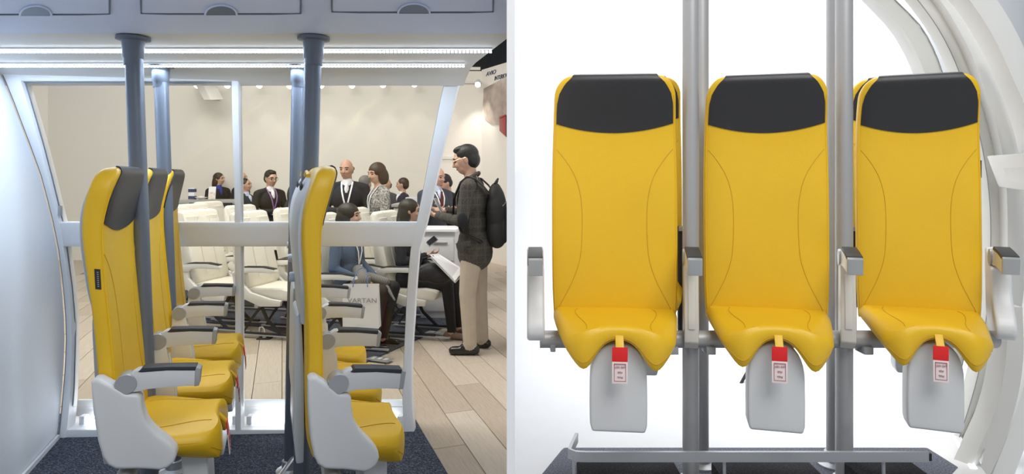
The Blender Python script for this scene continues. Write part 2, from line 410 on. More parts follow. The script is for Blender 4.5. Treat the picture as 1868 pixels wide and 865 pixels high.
rb = empty('red_cabinet', (0, 0, 0))
MB().prism([at(911, 216, 10.35), at(923, 211, 10.12), at(923, 249, 10.12), at(911, 238, 10.35)], (0.0, .16, 0)).build('cabinet_body', 'redbox', rb, bevel=.01)
MB().prism([at(911, 213, 10.33), at(923, 208, 10.1), at(923, 211, 10.1), at(911, 216, 10.33)], (0.0, .18, 0)).build('cabinet_lid', 'redbox', rb, bevel=.004)
tag(rb, 'dark red box mounted on the wall below the mural', 'box')
# recessed wall panel line at the back
struct(MB().box(at(815, 288, YB - .01), (.22, .02, .05)).build('trim_3', 'counter'))

# ================================================================== fuselage mock-up (left bay)
def wallY(z, X):
    return 3.52 + lerp([(0, 0), (.2, .07), (.4, .12), (.6, .15), (.8, .12), (1.0, .05), (1.157, 0), (1.5, -.12), (1.97, -.27), (2.1, -.30)], z) + 0.044 * (X + 2.53)
def W(px, py, dy=0.0):
    Y = 3.5
    for _ in range(25):
        z = EYE - (py - HOR) * Y / F; X = (px - 934) * Y / F
        Y = wallY(z, X)
    v = at(px, py, Y); v.y += dy
    return v
win = struct(empty('window_1', (0, 0, 0)))
def ribbon(name, rows, th=0.07, m='white', dy=0.0, parent=win, bevel=0.006):
    """rows: (y, xa, xb) in view; laid on the curved wall, th thick outwards"""
    b = MB(); rs = []
    for (y, xa, xb) in rows:
        a, c = W(xa, y, dy), W(xb, y, dy)
        rs.append([a, c, c + Vector((0, th, 0)), a + Vector((0, th, 0))])
    b.rings(rs); return b.build(name, m, parent, bevel=bevel)
LE = [(126, 0, 34), (148, 10, 38), (185, 25, 49), (225, 40, 61), (270, 57, 74), (320, 75, 87), (365, 87, 98), (405, 97, 108), (455, 107, 116), (500, 113, 122), (540, 117, 127), (580, 120, 130), (620, 121, 131), (665, 119.5, 130), (700, 117, 129), (745, 113, 126), (775, 110, 123), (803, 107, 119)]
RE = [(126, 813, 845), (148, 811, 838), (185, 803, 829), (225, 795, 820), (270, 786, 809), (320, 777, 798), (365, 768, 788), (405, 760, 779), (455, 749, 765), (500, 745, 761), (540, 742, 758), (580, 740, 756), (620, 738, 753), (665, 736, 751), (700, 735, 751), (745, 734, 752), (792, 736, 756)]
ribbon('mullion', LE); ribbon('mullion', RE)
CM = [(140, 421, 434), (200, 422, 434.5), (270, 424, 436), (340, 426, 437), (408, 427, 438), (450, 427, 438.5), (520, 427.5, 439), (600, 428, 439), (680, 428, 439), (750, 428, 439), (790, 428, 439)]
ribbon('mullion', CM, th=.05, dy=.004)
le = [(y, a) for y, a, b in LE]; re_ = [(y, b) for y, a, b in RE]
def band(name, y0, y1, th, m='white', dy=0.0, n=3, parent=win, bevel=.006):
    rows = [(y0 + (y1 - y0) * k / n, lerp(le, y0 + (y1 - y0) * k / n) + 2, lerp(re_, y0 + (y1 - y0) * k / n) - 2) for k in range(n + 1)]
    return ribbon(name, rows, th, m, dy, parent, bevel)
band('top_rail', 126, 148, .08, dy=.002)
band('middle_rail', 406, 450, .09, dy=.002, n=4)
band('bottom_rail', 785, 803, .05, dy=.004, n=2)
band('sill_back', 743, 774, .02, dy=.115, n=2)
# sill shelf between kerb and back panel
a0, a1 = W(112, 787, .02), W(750, 787, .02); b0, b1 = W(113, 772, .13), W(748, 772, .13)
MB().prism([a0, a1, b1, b0], (0, 0, -.02)).build('sill', 'white', win)
for (xa, xb) in ((137, 420), (447, 726)):
    p, q = W(xa, 777, .075), W(xb, 777, .075)
    t = tag(empty('sill_lamp', p), 'glowing white tube lamp on the sill under the %s window' % ('left-hand' if xa < 200 else 'right-hand'), 'lamp', 'sill tube lamps')
    MB().tube([Vector((0, 0, .012)), q - p + Vector((0, 0, .012))], .016, 12).build('tube', 'led', t)
    for e in (Vector((0, 0, .01)), q - p + Vector((0, 0, .01))): MB().box(e, (.03, .045, .045)).build('end_cap', 'white', t, bevel=.004)
    lt = area('sill_glow', (p + q) / 2 + Vector((0, 0, .05)), (p + q) / 2 + Vector((0, 0, 1)), (q - p).length, 1.0, (.85, .92, 1), .03)
# glass panes
def pane(rows, dy=.03):
    b = MB(); rs = []
    for (y, xa, xb) in rows:
        a, c = W(xa, y, dy), W(xb, y, dy); rs.append([a, c, c + Vector((0, .006, 0)), a + Vector((0, .006, 0))])
    b.rings(rs); return b.build('pane', 'glass', win)
li = [(y, b) for y, a, b in LE]; ri = [(y, a) for y, a, b in RE]; ci = [(y, a) for y, a, b in CM]; cj = [(y, b) for y, a, b in CM]
for (y0, y1) in ((146, 408), (448, 746)):
    ys = [y0 + (y1 - y0) * k / 8 for k in range(9)]
    pane([(y, lerp(li, y) - 3, lerp(ci, y) + 2) for y in ys])
    pane([(y, lerp(cj, y) - 2, lerp(ri, y) + 3) for y in ys])
# thin dark glazing beads along the pane edges
for side, tab, dx in ((0, li, 0.6), (1, ri, -0.6)):
    for y0, y1 in ((150, 404), (452, 742)):
        b = MB().tube([W(lerp(tab, y0 + (y1 - y0) * k / 10) + dx, y0 + (y1 - y0) * k / 10, .026) for k in range(11)], .0028, 6); b.build('glazing_bead', 'binline', win)
b = MB().tube([W(38 + 770 * k / 12, 149.5, .02) for k in range(13)], .003, 6); b.build('glazing_bead', 'binline', win)
MB().box(W(104, 385, .02), (.02, .02, .055)).build('pane_catch', 'armmetal', win, bevel=.003)

# white end wall on the left, following the curved section
lw = struct(empty('wall_end', (0, 0, 0)))
rs = []; gap = []
for y, a, b_ in LE:
    p = W(a - 2.5, y, -.004); d = Vector((.33, -.944, 0)); zz = p.z
    q = p + d * 2.6
    n = Vector((-.944, -.33, 0)) * .05
    rs.append([p, q, q + n, p + n]); gap.append(W(a - 1.2, y, .012))
top = [v + Vector((-.10, 0, .25)) for v in rs[0]]
rs = [top] + rs
rs.append([Vector((v.x, v.y, 0.0)) for v in rs[-1]])
MB().rings(rs).build('wall_panel', 'whitewall', lw)
MB().tube(gap, .006, 6).build('shadow_gap', 'binline', lw)
p = W(105, 803); p.z = 0
bb = struct(MB().prism([p + Vector((.004, -.01, 0.0)), p + Vector((.016, -.006, 0)), p + d * 2.6 + Vector((.016, 0, 0)), p + d * 2.6], (0, 0, .035)).build('baseboard_left', 'white', None))

# ceiling soffit with bins
ZC = 2.03
ce = struct(empty('ceiling_mockup', (0, 0, 0)))
prof = [(3.34, 1.955), (3.28, 1.985), (3.18, 2.022), (3.08, ZC), (2.52, ZC), (2.44, 2.032)]
def right_edge(Y):
    return lerp([(1.2, -.016), (2.54, -.016), (3.36, -.262)], Y)
rs = []
for Y, z in prof:
    rs.append([(-4.2, Y, z), (right_edge(Y), Y, z), (right_edge(Y), Y, z + .06), (-4.2, Y, z + .06)])
MB().rings(rs).build('soffit', 'soffit', ce)
bprof = [(2.445, 2.031), (2.38, 2.034), (2.30, 2.042), (2.22, 2.056), (2.12, 2.082), (2.0, 2.125), (1.85, 2.20), (1.7, 2.30), (1.55, 2.42), (1.45, 2.55)]
rs = []
for Y, z in bprof:
    rs.append([(-4.2, Y, z), (right_edge(Y), Y, z), (right_edge(Y), Y, z + .08), (-4.2, Y, z + .08)])
MB().rings(rs).build('bin_housing', 'bin', ce)
def binpt(px, py, off=0.0):
    Y = 2.2
    tab = sorted(bprof)
    lo, hi = 1.46, 2.44
    for _ in range(40):
        mid = (lo + hi) / 2; z = lerp(tab, mid)
        y = HOR - (z - EYE) * F / mid
        if y > py: hi = mid
        else: lo = mid
    v = at(px, py, lo); v.z -= off; return v
for k, (xa, xb, ys) in enumerate(((-120, 200, 25), (257, 549, 24), (605, 900, 21))):
    grp = tag(empty('overhead_bin_door', binpt((xa + xb) / 2, ys)), 'blue-grey overhead bin door %s with rounded latch recess' % ['cut off by the left edge', 'above the middle mullion', 'on the right over the rear pole'][k], 'bin door', 'overhead bin doors')
    o0 = grp.location.copy()
    rows = [ys - 1.5, ys - 20, ys - 50, ys - 100]
    b = MB(); rs = []
    for y in rows:
        a, c = binpt(xa + 2, y, .003) - o0, binpt(xb - 2, y, .003) - o0; e = Vector((0, 0, .012)); rs.append([a, c, c + e, a + e])
    b.rings(rs).build('door_panel', 'bin', grp)
    ed = [binpt(xa, y, .0035) - o0 for y in reversed(rows)] + [binpt(xa + (xb - xa) * t / 6, ys, .0035) - o0 for t in range(1, 6)] + [binpt(xb, y, .0035) - o0 for y in rows]
    MB().tube(ed, .003, 6).build('door_gap', 'binline', grp)
    cx = {0: 65, 1: 403, 2: 755}[k]; b = MB()
    arch = [(cx + 29 * math.cos(math.pi * t / 14) * (1 + .0), ys + 1 - 19 * math.sin(math.pi * t / 14) ** .9) for t in range(15)]
    b.prism([binpt(x, y, .006) - o0 for x, y in arch], (0, 0, .006)); b.build('latch_recess', 'binlatch', grp)
    MB().tube([binpt(x, y, .0065) - o0 for x, y in arch], .0035, 6).build('latch_rim', 'bin', grp)
# LED strips
for k, (Y, xb, lab) in enumerate(((2.715, 898, 'nearer'), (3.075, 848, 'farther'))):
    Xe = (xb - 934) * Y / F
    t = tag(empty('led_strip', (Xe, Y, ZC)), 'long row of white LEDs across the ceiling, %s of the two strips' % lab, 'light strip', 'ceiling LED strips')
    MB().box((-1.6, 0, -.004), (3.2, .02, .008)).build('channel', 'white', t)
    b = MB()
    for q in range(195):
        b.box((-.008 - q * .0164, 0, -.018), (.0105, .013, .008))
    l = b.build('led_row', 'led', t, smooth=False); l['kind'] = 'stuff'
    area('led_glow', (-1.9, Y, ZC - .03), (-1.9, Y, 0), 3.2, 17, (.66, .80, 1.0), .02)

# ================================================================== yellow stand-up seats
T = 1.51
xr_tab = [(.56, -.085), (.80, -.096), (.90, -.098), (1.05, -.104), (1.20, -.116), (1.285, -.122), (1.36, -.119), (1.42, -.106), (1.52, -.072)]
xf_tab = [(.56, -.030), (.79, -.036), (.89, -.040), (1.12, -.050), (1.25, -.052), (1.32, -.048), (1.37, -.036), (1.46, -.012), (1.52, .004)]
hw_tab = [(.56, .236), (.70, .243), (1.10, .245), (1.32, .240), (1.42, .236), (1.52, .232)]
PW = 6.0
def back_dims(z):
    r_w, r_t, hh = .075, .026, .085
    hw = smooth_lerp(hw_tab, z); xf = smooth_lerp(xf_tab, z); xr = smooth_lerp(xr_tab, z)
    k = max(0.0, (z - (T - hh)) / hh); k = min(k, 1)
    hw -= r_w * (1 - math.sqrt(max(0, 1 - k * k)))
    k2 = min(1, max(0.0, (z - (T - .03)) / .03)); dx = r_t * (1 - math.sqrt(max(0, 1 - k2 * k2)))
    k3 = min(1, max(0.0, (.60 - z) / .04)); dx += .012 * k3
    return hw, xf - dx, xr + dx
def back_x(z, y, front=True):
    hw, xf, xr = back_dims(z); u_ = min(.999, abs(y) / hw)
    xc, ht = (xf + xr) / 2, (xf - xr) / 2
    d_ = ht * (1 - u_ ** PW) ** (1 / PW)
    dish = .010 * math.exp(-(u_ / .55) ** 2) * min(1, max(0, (1.45 - z) / .2))
    return xc + d_ - dish if front else xc - d_
def backrest_mesh():
    zs = [.56 + (T - .09 - .56) * i / 26 for i in range(27)] + [T - .085 + .085 * math.sin(math.pi / 2 * i / 9) for i in range(1, 10)]
    b = MB(); rs = []; n = 44
    for z in zs:
        hw, xf, xr = back_dims(z); ring = []
        for k in range(n):
            a = 2 * math.pi * k / n; e = 2 / PW
            cy, sy = math.cos(a), math.sin(a)
            y = hw * math.copysign(abs(cy) ** e, cy)
            x = (xf + xr) / 2 + (xf - xr) / 2 * math.copysign(abs(sy) ** e, sy)
            if sy > 0: x -= .010 * math.exp(-(abs(y / hw) / .55) ** 2) * min(1, max(0, (1.45 - z) / .2))
            ring.append((x, y, z))
        rs.append(ring)
    # soft crown
    last = rs[-1]; cx = sum(p[0] for p in last) / n
    rs.append([(cx + (p[0] - cx) * .5, p[1] * .93, T + .002) for p in last])
    return b.rings(rs).mesh('backrest', 'yellow')
def headrest_mesh():
    b = MB(); rows = []; nu = 25; off = .0035
    for i in range(15):
        v = i / 14; row = []
        for k in range(nu):
            u_ = -1 + 2 * k / (nu - 1)
            zb = 1.325 - .036 * (1 - u_ * u_)
            z = zb + (T - .004 - zb) * (math.sin(math.pi / 2 * v) if v > 0 else 0)
            hw, xf, xr = back_dims(z)
            lim = min(hw * .955, lerp([(1.28, .229), (1.40, .224), (1.44, .214), (1.475, .192), (1.498, .168), (1.51, .158)], z))
            y = u_ * lim
            row.append(Vector((back_x(z, y) + off, y, z + (off if v > .9 else 0))))
        rows.append(row)
    hw, xf, xr = back_dims(T - .002)
    for q in (.12, .24):
        rows.append([Vector((back_x(T - .004, u_) * (1 - q) + q * (xr + .004), u_, T + off + .002 * math.sin(q * math.pi))) for u_ in [(-1 + 2 * k / (nu - 1)) * .157 for k in range(nu)]])
    inner = [[p - Vector((.008 if i < 13 else .003, 0, .004 if i >= 13 else 0)) for p in r] for i, r in enumerate(rows)]
    b.rings(rows, closed=False)
    b.rings([rows[0], inner[0]], closed=False); b.rings([rows[-1], inner[-1]], closed=False)
    b.rings([[r[0] for r in rows], [r[0] for r in inner]], closed=False); b.rings([[r[-1] for r in rows], [r[-1] for r in inner]], closed=False)
    return b.mesh('headrest', 'black')
def pan_z(x, u_):
    """top and bottom of the saddle-shaped seat pan"""
    f = max(0, min(1, (x + .04) / .30)); s = f * f * (3 - 2 * f)
    zt = .612 - .010 * f - (.050 * s) * (abs(u_) ** 2.4)
    lob = math.exp(-((abs(u_) - .66) / .30) ** 2)
    zb = .556 + .004 * (1 - s) - .092 * lob * s ** .8 - .012 * abs(u_)
    zb = min(zb, zt - .022)
    return zt, zb
def pan_w(x):
    f = max(0, min(1, (x + .04) / .30)); return .238 - .055 * f ** 1.3
def pan_front(u_): return .236 + .022 * math.exp(-((abs(u_) - .68) / .30) ** 2) - .035 * abs(u_) ** 6
def pan_mesh():
    b = MB(); rs = []; nu = 31
    for i in range(nu):
        u_ = -1 + 2 * i / (nu - 1); ring = []
        xe = pan_front(u_); k = 0.0
        thin = 1 - .75 * max(0, (abs(u_) - .9) / .1) ** 2
        xs = [-.045 + (xe - .012 + .045) * t / 12 for t in range(13)]
        topl = []; botl = []
        for x in xs:
            zt, zb = pan_z(x, u_); zm = (zt + zb) / 2; zt2 = zm + (zt - zm) * thin; zb2 = zm + (zb - zm) * thin
            y = u_ * pan_w(x); topl.append((x, y, zt2)); botl.append((x, y, zb2))
        zt, zb = pan_z(xe, u_); y = u_ * pan_w(xe); zm = (zt + zb) / 2; h = (zt - zb) / 2 * thin
        nose = [(xe - .004, y, zm + h * .80), (xe, y, zm + h * .45), (xe + .001, y, zm), (xe - .001, y, zm - h * .5), (xe - .006, y, zm - h * .85)]
        ring = topl + nose + botl[::-1]
        rs.append(ring)
    b.rings(rs)
    return b.mesh('seat_pan', 'yellow')
def seams_back():
    out = []
    for sg in (-1, 1):
        pts = [(.60, .222), (.66, .190), (.72, .160), (.80, .134), (.90, .126), (1.0, .127), (1.07, .137), (1.13, .158), (1.19, .196), (1.225, .226)]
        path = []
        for i in range(31):
            z = .60 + (1.225 - .60) * i / 30; y = sg * smooth_lerp(pts, z)
            path.append((back_x(z, y) + .0002, y, z))
        out.append(MB().tube(path, .0016, 6).mesh('seam', 'seam'))
        path = []
        for i in range(33):
            z = .575 + (1.43 - .575) * i / 32; hw = back_dims(z)[0]; y = sg * hw * .965
            path.append((back_x(z, y) + .001, y, z))
        out.append(MB().tube(path, .0018, 6).mesh('piping', 'piping'))
    return out
def seams_pan():
    out = []
    for sg in (-1, 1):
        pts = [(-.035, .58), (.02, .66), (.08, .64), (.14, .58), (.19, .56), (.235, .60)]
        path = []
        for i in range(21):
            x = -.02 + .252 * i / 20; u_ = sg * smooth_lerp(pts, x); u_ = max(-.95, min(.95, u_)); zt, zb = pan_z(x, u_)
            path.append((x, u_ * pan_w(x), zt + .0004 - (.006 if i == 20 else 0)))
        out.append(MB().tube(path, .0016, 6).mesh('seam', 'seam'))
    # lower edge piping round the nose
    path = []
    for i in range(31):
        u_ = -.93 + 1.86 * i / 30; xe = pan_front(u_); zt, zb = pan_z(xe, u_); zm = (zt + zb) / 2
        path.append((xe - .002, u_ * pan_w(xe), zm - (zt - zb) * .30))
    out.append(MB().tube(path, .0018, 6).mesh('seam', 'seam'))
    return out
def shell_mesh():
    b = MB(); rs = []
    for i in range(21):
        v = i / 20; z = .98 + (T - .025 - .98) * v
        hw = .205 * (1 - .25 * max(0, v - .75) ** 1.5 * 8 * .4) * (.85 + .15 * min(1, v / .25))
        xr = smooth_lerp(xr_tab, z) + (.01 if v > .95 else 0)
        dep = .016 * math.sin(math.pi * min(1, .12 + v * .95)) ** .6 + .004
        ring = []
        for k in range(13):
            a = math.pi * k / 12; cy = math.cos(a)
            ring.append((xr + .008 - (dep + .008) * (abs(math.sin(a)) ** .45), hw * math.copysign(abs(cy) ** .6, cy), z))
        rs.append(ring)
    return b.rings(rs).mesh('back_shell', 'shell')
def plate_mesh():
    pts = [(-.090, .60), (-.09, .50), (-.115, .50), (-.126, .60), (-.128, .80), (-.128, .95), (-.126, 1.0), (-.116, 1.01), (-.106, .98), (-.095, .8)]
    return MB().prism([(x, -.13, z) for x, z in pts], (0, .26, 0)).mesh('lower_back_plate', 'shell', bevel=.012)
def vest_mesh():
    b = MB(); pts = []
    hw0 = .100
    for i in range(17):
        a = math.pi * i / 16; cy = math.cos(a)
        pts.append((hw0 * math.copysign(abs(cy) ** .75, cy), .40 + .135 * math.sin(a) ** .85))
    pts = [(hw0 * .93, .225), (hw0, .25), (hw0 * 1.01, .32)] + pts + [(-hw0 * 1.01, .32), (-hw0, .25), (-hw0 * .93, .225)]
    return b.prism([(.115, y, z) for y, z in pts], (.085, 0, 0)).mesh('vest_box', 'panel', bevel=.010, seg=3)
PANEL = [(-.094, .835), (-.084, .845), (-.070, .842), (-.026, .806), (0.0, .782), (.030, .776), (.040, .765), (.042, .735), (.050, .690), (.066, .660), (.085, .635), (.112, .606), (.130, .580), (.134, .560), (.126, .537), (.108, .523), (.085, .519), (.055, .528), (.020, .537), (-.015, .543), (-.040, .549), (-.060, .566), (-.073, .595), (-.084, .650), (-.092, .745)]
def panel_mesh(y0):
    return MB().prism([(x, y0, z) for x, z in PANEL], (0, .064, 0)).mesh('side_panel', 'panel', bevel=.012, seg=3, ang=50)
ARM = [(.012, .842), (.030, .852), (.055, .853), (.120, .847), (.200, .836), (.214, .829), (.207, .776), (.198, .774), (.140, .781), (.060, .785), (.034, .782), (.012, .782)]
def arm_meshes():
    out = {}
    out['arm'] = MB().prism([(x, -.024, z) for x, z in ARM], (0, .048, 0)).mesh('armrest', 'panel', bevel=.006)
    pad = [(.034, .846), (.050, .8575), (.120, .851), (.205, .8395), (.203, .825), (.120, .838), (.045, .843)]
    out['pad'] = MB().prism([(x, -.0255, z) for x, z in pad], (0, .051, 0)).mesh('arm_pad', 'armpad', bevel=.003)
    out['cap'] = MB().prism([(.200, -.025, .838), (.218, -.025, .830), (.210, -.025, .774), (.195, -.025, .773)], (0, .05, 0)).mesh('arm_end_cap', 'armmetal', bevel=.003)
    out['disc'] = MB().lathe((0.0, -.030, .812), [(.0305, .060), (.032, .055), (.032, .005), (.0305, 0)], 28, 'Y').mesh('pivot_disc', 'armmetal')
    sup = [(-.030, .80), (.030, .79), (.040, .70), (.052, .60), (.05, .50), (.02, .47), (-.03, .475), (-.045, .55), (-.04, .70)]
    out['support'] = MB().prism([(x, -.026, z) for x, z in sup], (0, .052, 0)).mesh('arm_support', 'cream_plastic', bevel=.006)
    rec = [(.0385, .755), (.044, .70), (.0555, .60), (.0545, .55), (.049, .55), (.046, .62), (.036, .70), (.032, .755)]
    out['recess'] = MB().prism([(x + .001, -.012, z) for x, z in rec], (0, .024, 0)).mesh('support_groove', 'creamshade', bevel=.001)
    return out
SM = dict(back=backrest_mesh(), head=headrest_mesh(), pan=pan_mesh(), sb=seams_back(), sp=seams_pan(), shell=shell_mesh(), plate=plate_mesh(), vest=vest_mesh(), arm=arm_meshes(), panel0=panel_mesh(-.033), panel1=panel_mesh(-.030))
SM['hole'] = MB().ell((-.1125, 0, 1.44), (.005, .05, .018), 20, 8).mesh('grip_opening', 'darkrec')
SM['knob'] = MB().lathe((-.165, 0, 1.115), [(.016, .02), (.018, .026), (.018, .05)], 18, 'X').mesh('release_knob', 'shell')
SM['griploop'] = MB().tube([(-.094, -.08 + .16 * t / 10, 1.478 + .014 * math.sin(math.pi * t / 10)) for t in range(11)], .006, 8).mesh('grip_strap', 'yellow')
nz = pan_z(.2, 0)[1]
SM['tab'] = MB().prism([(.225, -.014, .572), (.236, -.014, .575), (.263, -.014, .538), (.259, -.014, .535)], (0, .028, 0)).mesh('pull_tab', 'yellow', bevel=.001)
SM['redtag'] = MB().prism([(.259, -.026, .540), (.263, -.026, .540), (.266, -.027, .492), (.262, -.027, .492)], (0, .053, 0)).mesh('ribbon', 'red', bevel=.0008)
SM['paper'] = MB().prism([(.2625, -.0265, .493), (.265, -.0265, .493), (.268, -.027, .418), (.2655, -.027, .418)], (0, .053, 0)).mesh('ribbon_label', 'tagwhite', bevel=.0005)
fr = MB()
for (y0, y1, z0, z1) in ((-.020, .020, .484, .4855), (-.020, .020, .426, .4275), (-.020, -.0188, .426, .4855), (.0188, .020, .426, .4855)):
    fr.box((.2672, (y0 + y1) / 2, (z0 + z1) / 2), (.003, y1 - y0, z1 - z0))
SM['tagframe'] = fr.mesh('label_border', 'redprint', smooth=False)
SM['tagtext'] = []
for txt, z in (('LIFE VEST', .4775), ('FOR', .460), ('PULL', .4425)):
    me = text_mesh(txt, .0088, 'redprint', 'lettering', .0006)
    # printed upside down on the hanging label, facing forward (+x)
    me.transform(Matrix.Translation((.2688, 0, z)) @ Matrix(((0, 0, 1, 0), (-1, 0, 0, 0), (0, -1, 0, 0), (0, 0, 0, 1))))
    SM['tagtext'].append(me)
SM['sidetag'] = MB().prism([(.0, -.0015, .97), (.0, -.0015, 1.035), (.016, -.0015, 1.032), (.016, -.0015, .967)], (0, .003, 0)).mesh('fabric_label', 'black')
marks = MB()
for q in range(8): marks.box((.009, -.0017, .978 + q * .0065), (.0045, .003, .003))
SM['sidemarks'] = marks.mesh('label_print', 'print', smooth=False)

def seat(loc, yaw, label, group, near_arm='support', far_arm=None, near_panel=False, far_panel=False, sidetag=0, sy=1.0, d=.275, shear_tag=0.0):
    t = empty('standing_seat', loc, yaw); t.scale = (1, sy, 1)
    tag(t, label, 'seat', group)
    bk = link('backrest', SM['back'], t)
    for me in SM['sb']: link(me.name.split('.')[0], me, bk)
    hd = link('headrest', SM['head'], t); hd['label'] = 'black leather headrest pad'
    pn = link('seat_pan', SM['pan'], t)
    for me in SM['sp']: link('seam', me, pn)
    sh = link('back_shell', SM['shell'], t); link('grip_opening', SM['hole'], sh); link('release_knob', SM['knob'], sh); link('grip_strap', SM['griploop'], sh)
    link('lower_back_plate', SM['plate'], t); link('vest_box', SM['vest'], t); link('pull_tab', SM['tab'], t)
    rb_ = link('ribbon', SM['redtag'], t); rb_['label'] = 'red pull ribbon'
    pp = link('ribbon_label', SM['paper'], t); link('label_border', SM['tagframe'], pp)
    for me in SM['tagtext']: link('lettering', me, pp)
    for which, yy in ((near_arm, -d), (far_arm, d)):
        if not which: continue
        a = link('armrest', SM['arm']['arm'], t); a.location = (0, yy, 0)
        for nm in ('pad', 'cap', 'disc'): link(SM['arm'][nm].name.split('.')[0], SM['arm'][nm], a)
        if which == 'support':
            s_ = link('arm_support', SM['arm']['support'], t); s_.location = (0, yy, 0); link('support_groove', SM['arm']['recess'], s_)
    if near_panel: p_ = link('side_panel', SM['panel0'], t); p_.location = (0, -d, 0)
    if far_panel: p_ = link('side_panel', SM['panel1'], t); p_.location = (0, d, 0)
    if sidetag:
        s_ = link('fabric_label', SM['sidetag'], t); s_.location = (-.082, sidetag * .2455, .148); link('label_print', SM['sidemarks'], s_)
    return t
YAW = R(20); SYAW = {'L': R(20), 'R': R(21.5)}; STILT = {'L': R(-2.6), 'R': R(1.2)}; cs, sn = math.cos(YAW), math.sin(YAW)
ORG = {'L': Vector((-1.338, 2.298, 0)), 'R': Vector((-.665, 2.298, 0))}
nm3 = ['nearest', 'middle', 'farthest']
for row in 'LR':
    for k in range(3):
        p = ORG[row] + Vector((-sn, cs, 0)) * (.55 * k)
        lab = {'L': ['yellow stand-up seat with white side panel, front-left in the cabin mock-up', 'yellow stand-up seat in the middle of the row beside the white end wall', 'yellow stand-up seat next to the window in the row by the end wall'],
               'R': ['yellow stand-up seat seen edge-on with grey side panel, nearest the wooden floor', 'yellow stand-up seat in the middle of the edge-on row, grey shell showing', 'yellow stand-up seat next to the window in the edge-on row']}[row][k]
        p = p - Vector((math.cos(SYAW[row]), math.sin(SYAW[row]), 0)) * math.sin(STILT[row]) * .81
        st = seat(p, SYAW[row], lab, 'yellow stand-up seats in the cabin mock-up', 'panel' if k == 0 else 'support', 'support' if k == 2 else None, k == 0, False, -1 if (row == 'L' and k == 0) else 0)
        st.rotation_euler = (0, STILT[row], SYAW[row])
    # beam
    b = empty('seat_beam', ORG[row], YAW)
    MB().cyl((-.01, -.30, .495), (-.01, 1.37, .495), .030, n=18).build('tube', 'steel', b)
    for yy in (.275, .825):
        MB().box((-.03, yy, .495), (.09, .08, .085)).build('clamp', 'armmetal', b, bevel=.008)
    tag(b, 'grey tubular beam carrying the %s' % ('seats beside the white end wall' if row == 'L' else 'edge-on seats nearest the wooden floor'), 'beam', 'seat support beams')
# poles of the cabin: lean slightly as in view
def pole(top, base, ztop, r, label, m='bluesteel', zbase=.012, group='cabin poles'):
    a = Vector((base[0], base[1], zbase)); c = Vector((top[0], top[1], ztop))
    t = empty('support_pole', a); c = c - a
    MB().cyl((0, 0, .01), c, r, n=28).build('tube', m, t)
    MB().lathe((0, 0, 0), [(.07, 0), (.07, .008), (.055, .012), (.042, .018), (.040, .055), (r, .06)], 28).build('base_flange', 'rail', t)
    MB().lathe(c, [(r + .001, -.115), (r + .002, -.112), (r + .002, -.09), (r + .006, -.085), (r + .008, -.03), (r + .010, -.018), (.062, -.014), (.062, -.003), (.055, 0)], 28).build('top_collar', m, t)
    tag(t, label, 'pole', group)
    return t
def floor_at(px, Y): v = at(px, 800, Y); return v
for (pt, pb, Y, lab) in ((243, 277, 2.50, 'dark blue-grey pole behind the front-left yellow seat'), (293, 319, 3.13, 'pale blue pole farther back, left of the middle mullion'),
                         (572, 547, 2.50, 'dark blue-grey pole rising behind the edge-on yellow seats'), (545, 530, 3.13, 'pale blue pole partly hidden by the dark pole, right of the middle mullion')):
    a = at(pt, 60, Y); c = at(pb, 860, Y)
    pole(a, c, ZC, .0325, lab)
# low footrest bars on the carpet
for px, lab in ((505, 'behind the edge-on seats'), (600, 'under the edge-on seats')):
    t = empty('floor_rail', at(px, 830, 2.9)); t.location.z = .012
    MB().tube([(.0, .35, 0), (0, .35, .06), (0, .30, .075), (.02, -.6, .075), (.02, -.62, .0)], .010, 8).build('bar', 'rail', t)
    tag(t, 'thin white metal foot rail on navy carpet %s' % lab, 'rail', 'foot rails in the cabin')

# ================================================================== right bay: studio, platform, arch
P = 0.25
# seamless white backdrop
b = MB(); rs = []
pf = [(-.4, .10), (4.6, .10)] + [(4.6 + 1.4 * math.sin(a), .10 + 1.4 * (1 - math.cos(a))) for a in [math.pi / 2 * k / 10 for k in range(1, 11)]] + [(6.0, 5.2)]
rs = [[(.012, y, z) for y, z in pf], [(5.6, y, z) for y, z in pf]]
b.rings(rs, closed=False); o = struct(b.build('wall_backdrop', 'studio'))
so = o.modifiers.new('solid', 'SOLIDIFY'); so.thickness = .03; so.offset = -1
plat = struct(empty('floor_platform', (0, 0, 0)))
pts = [at(1018, 815, 0)] and None
yb, yf = 2.86, 1.55
xl_b = (1026 - 934) * yb / F; xl_f = (1026 - 934) * yb / F - .12
xr_b = (1692 - 934) * yb / F
MB().prism([(xl_b, yb, P), (xr_b, yb, P), (xr_b + .04, yf, P), (.025, yf, P), (.025, 2.39, P)], (0, 0, -.15)).build('platform_carpet', 'greycarpet', plat, bevel=.02, seg=3)
# raised black carpet kick boxes behind the rail
def px_at(px, Y): return (px - 934) * Y / F
for xa, xb in ((1055, 1238), (1308, 1492), (1558, 1684)):
    Y = 2.36
    MB().box(((px_at(xa, Y) + px_at(xb, Y)) / 2, Y + .02, P + .06), (px_at(xb, Y) - px_at(xa, Y), .10, .13)).build('carpet_kick_board', 'blackcarpet', plat, bevel=.004)
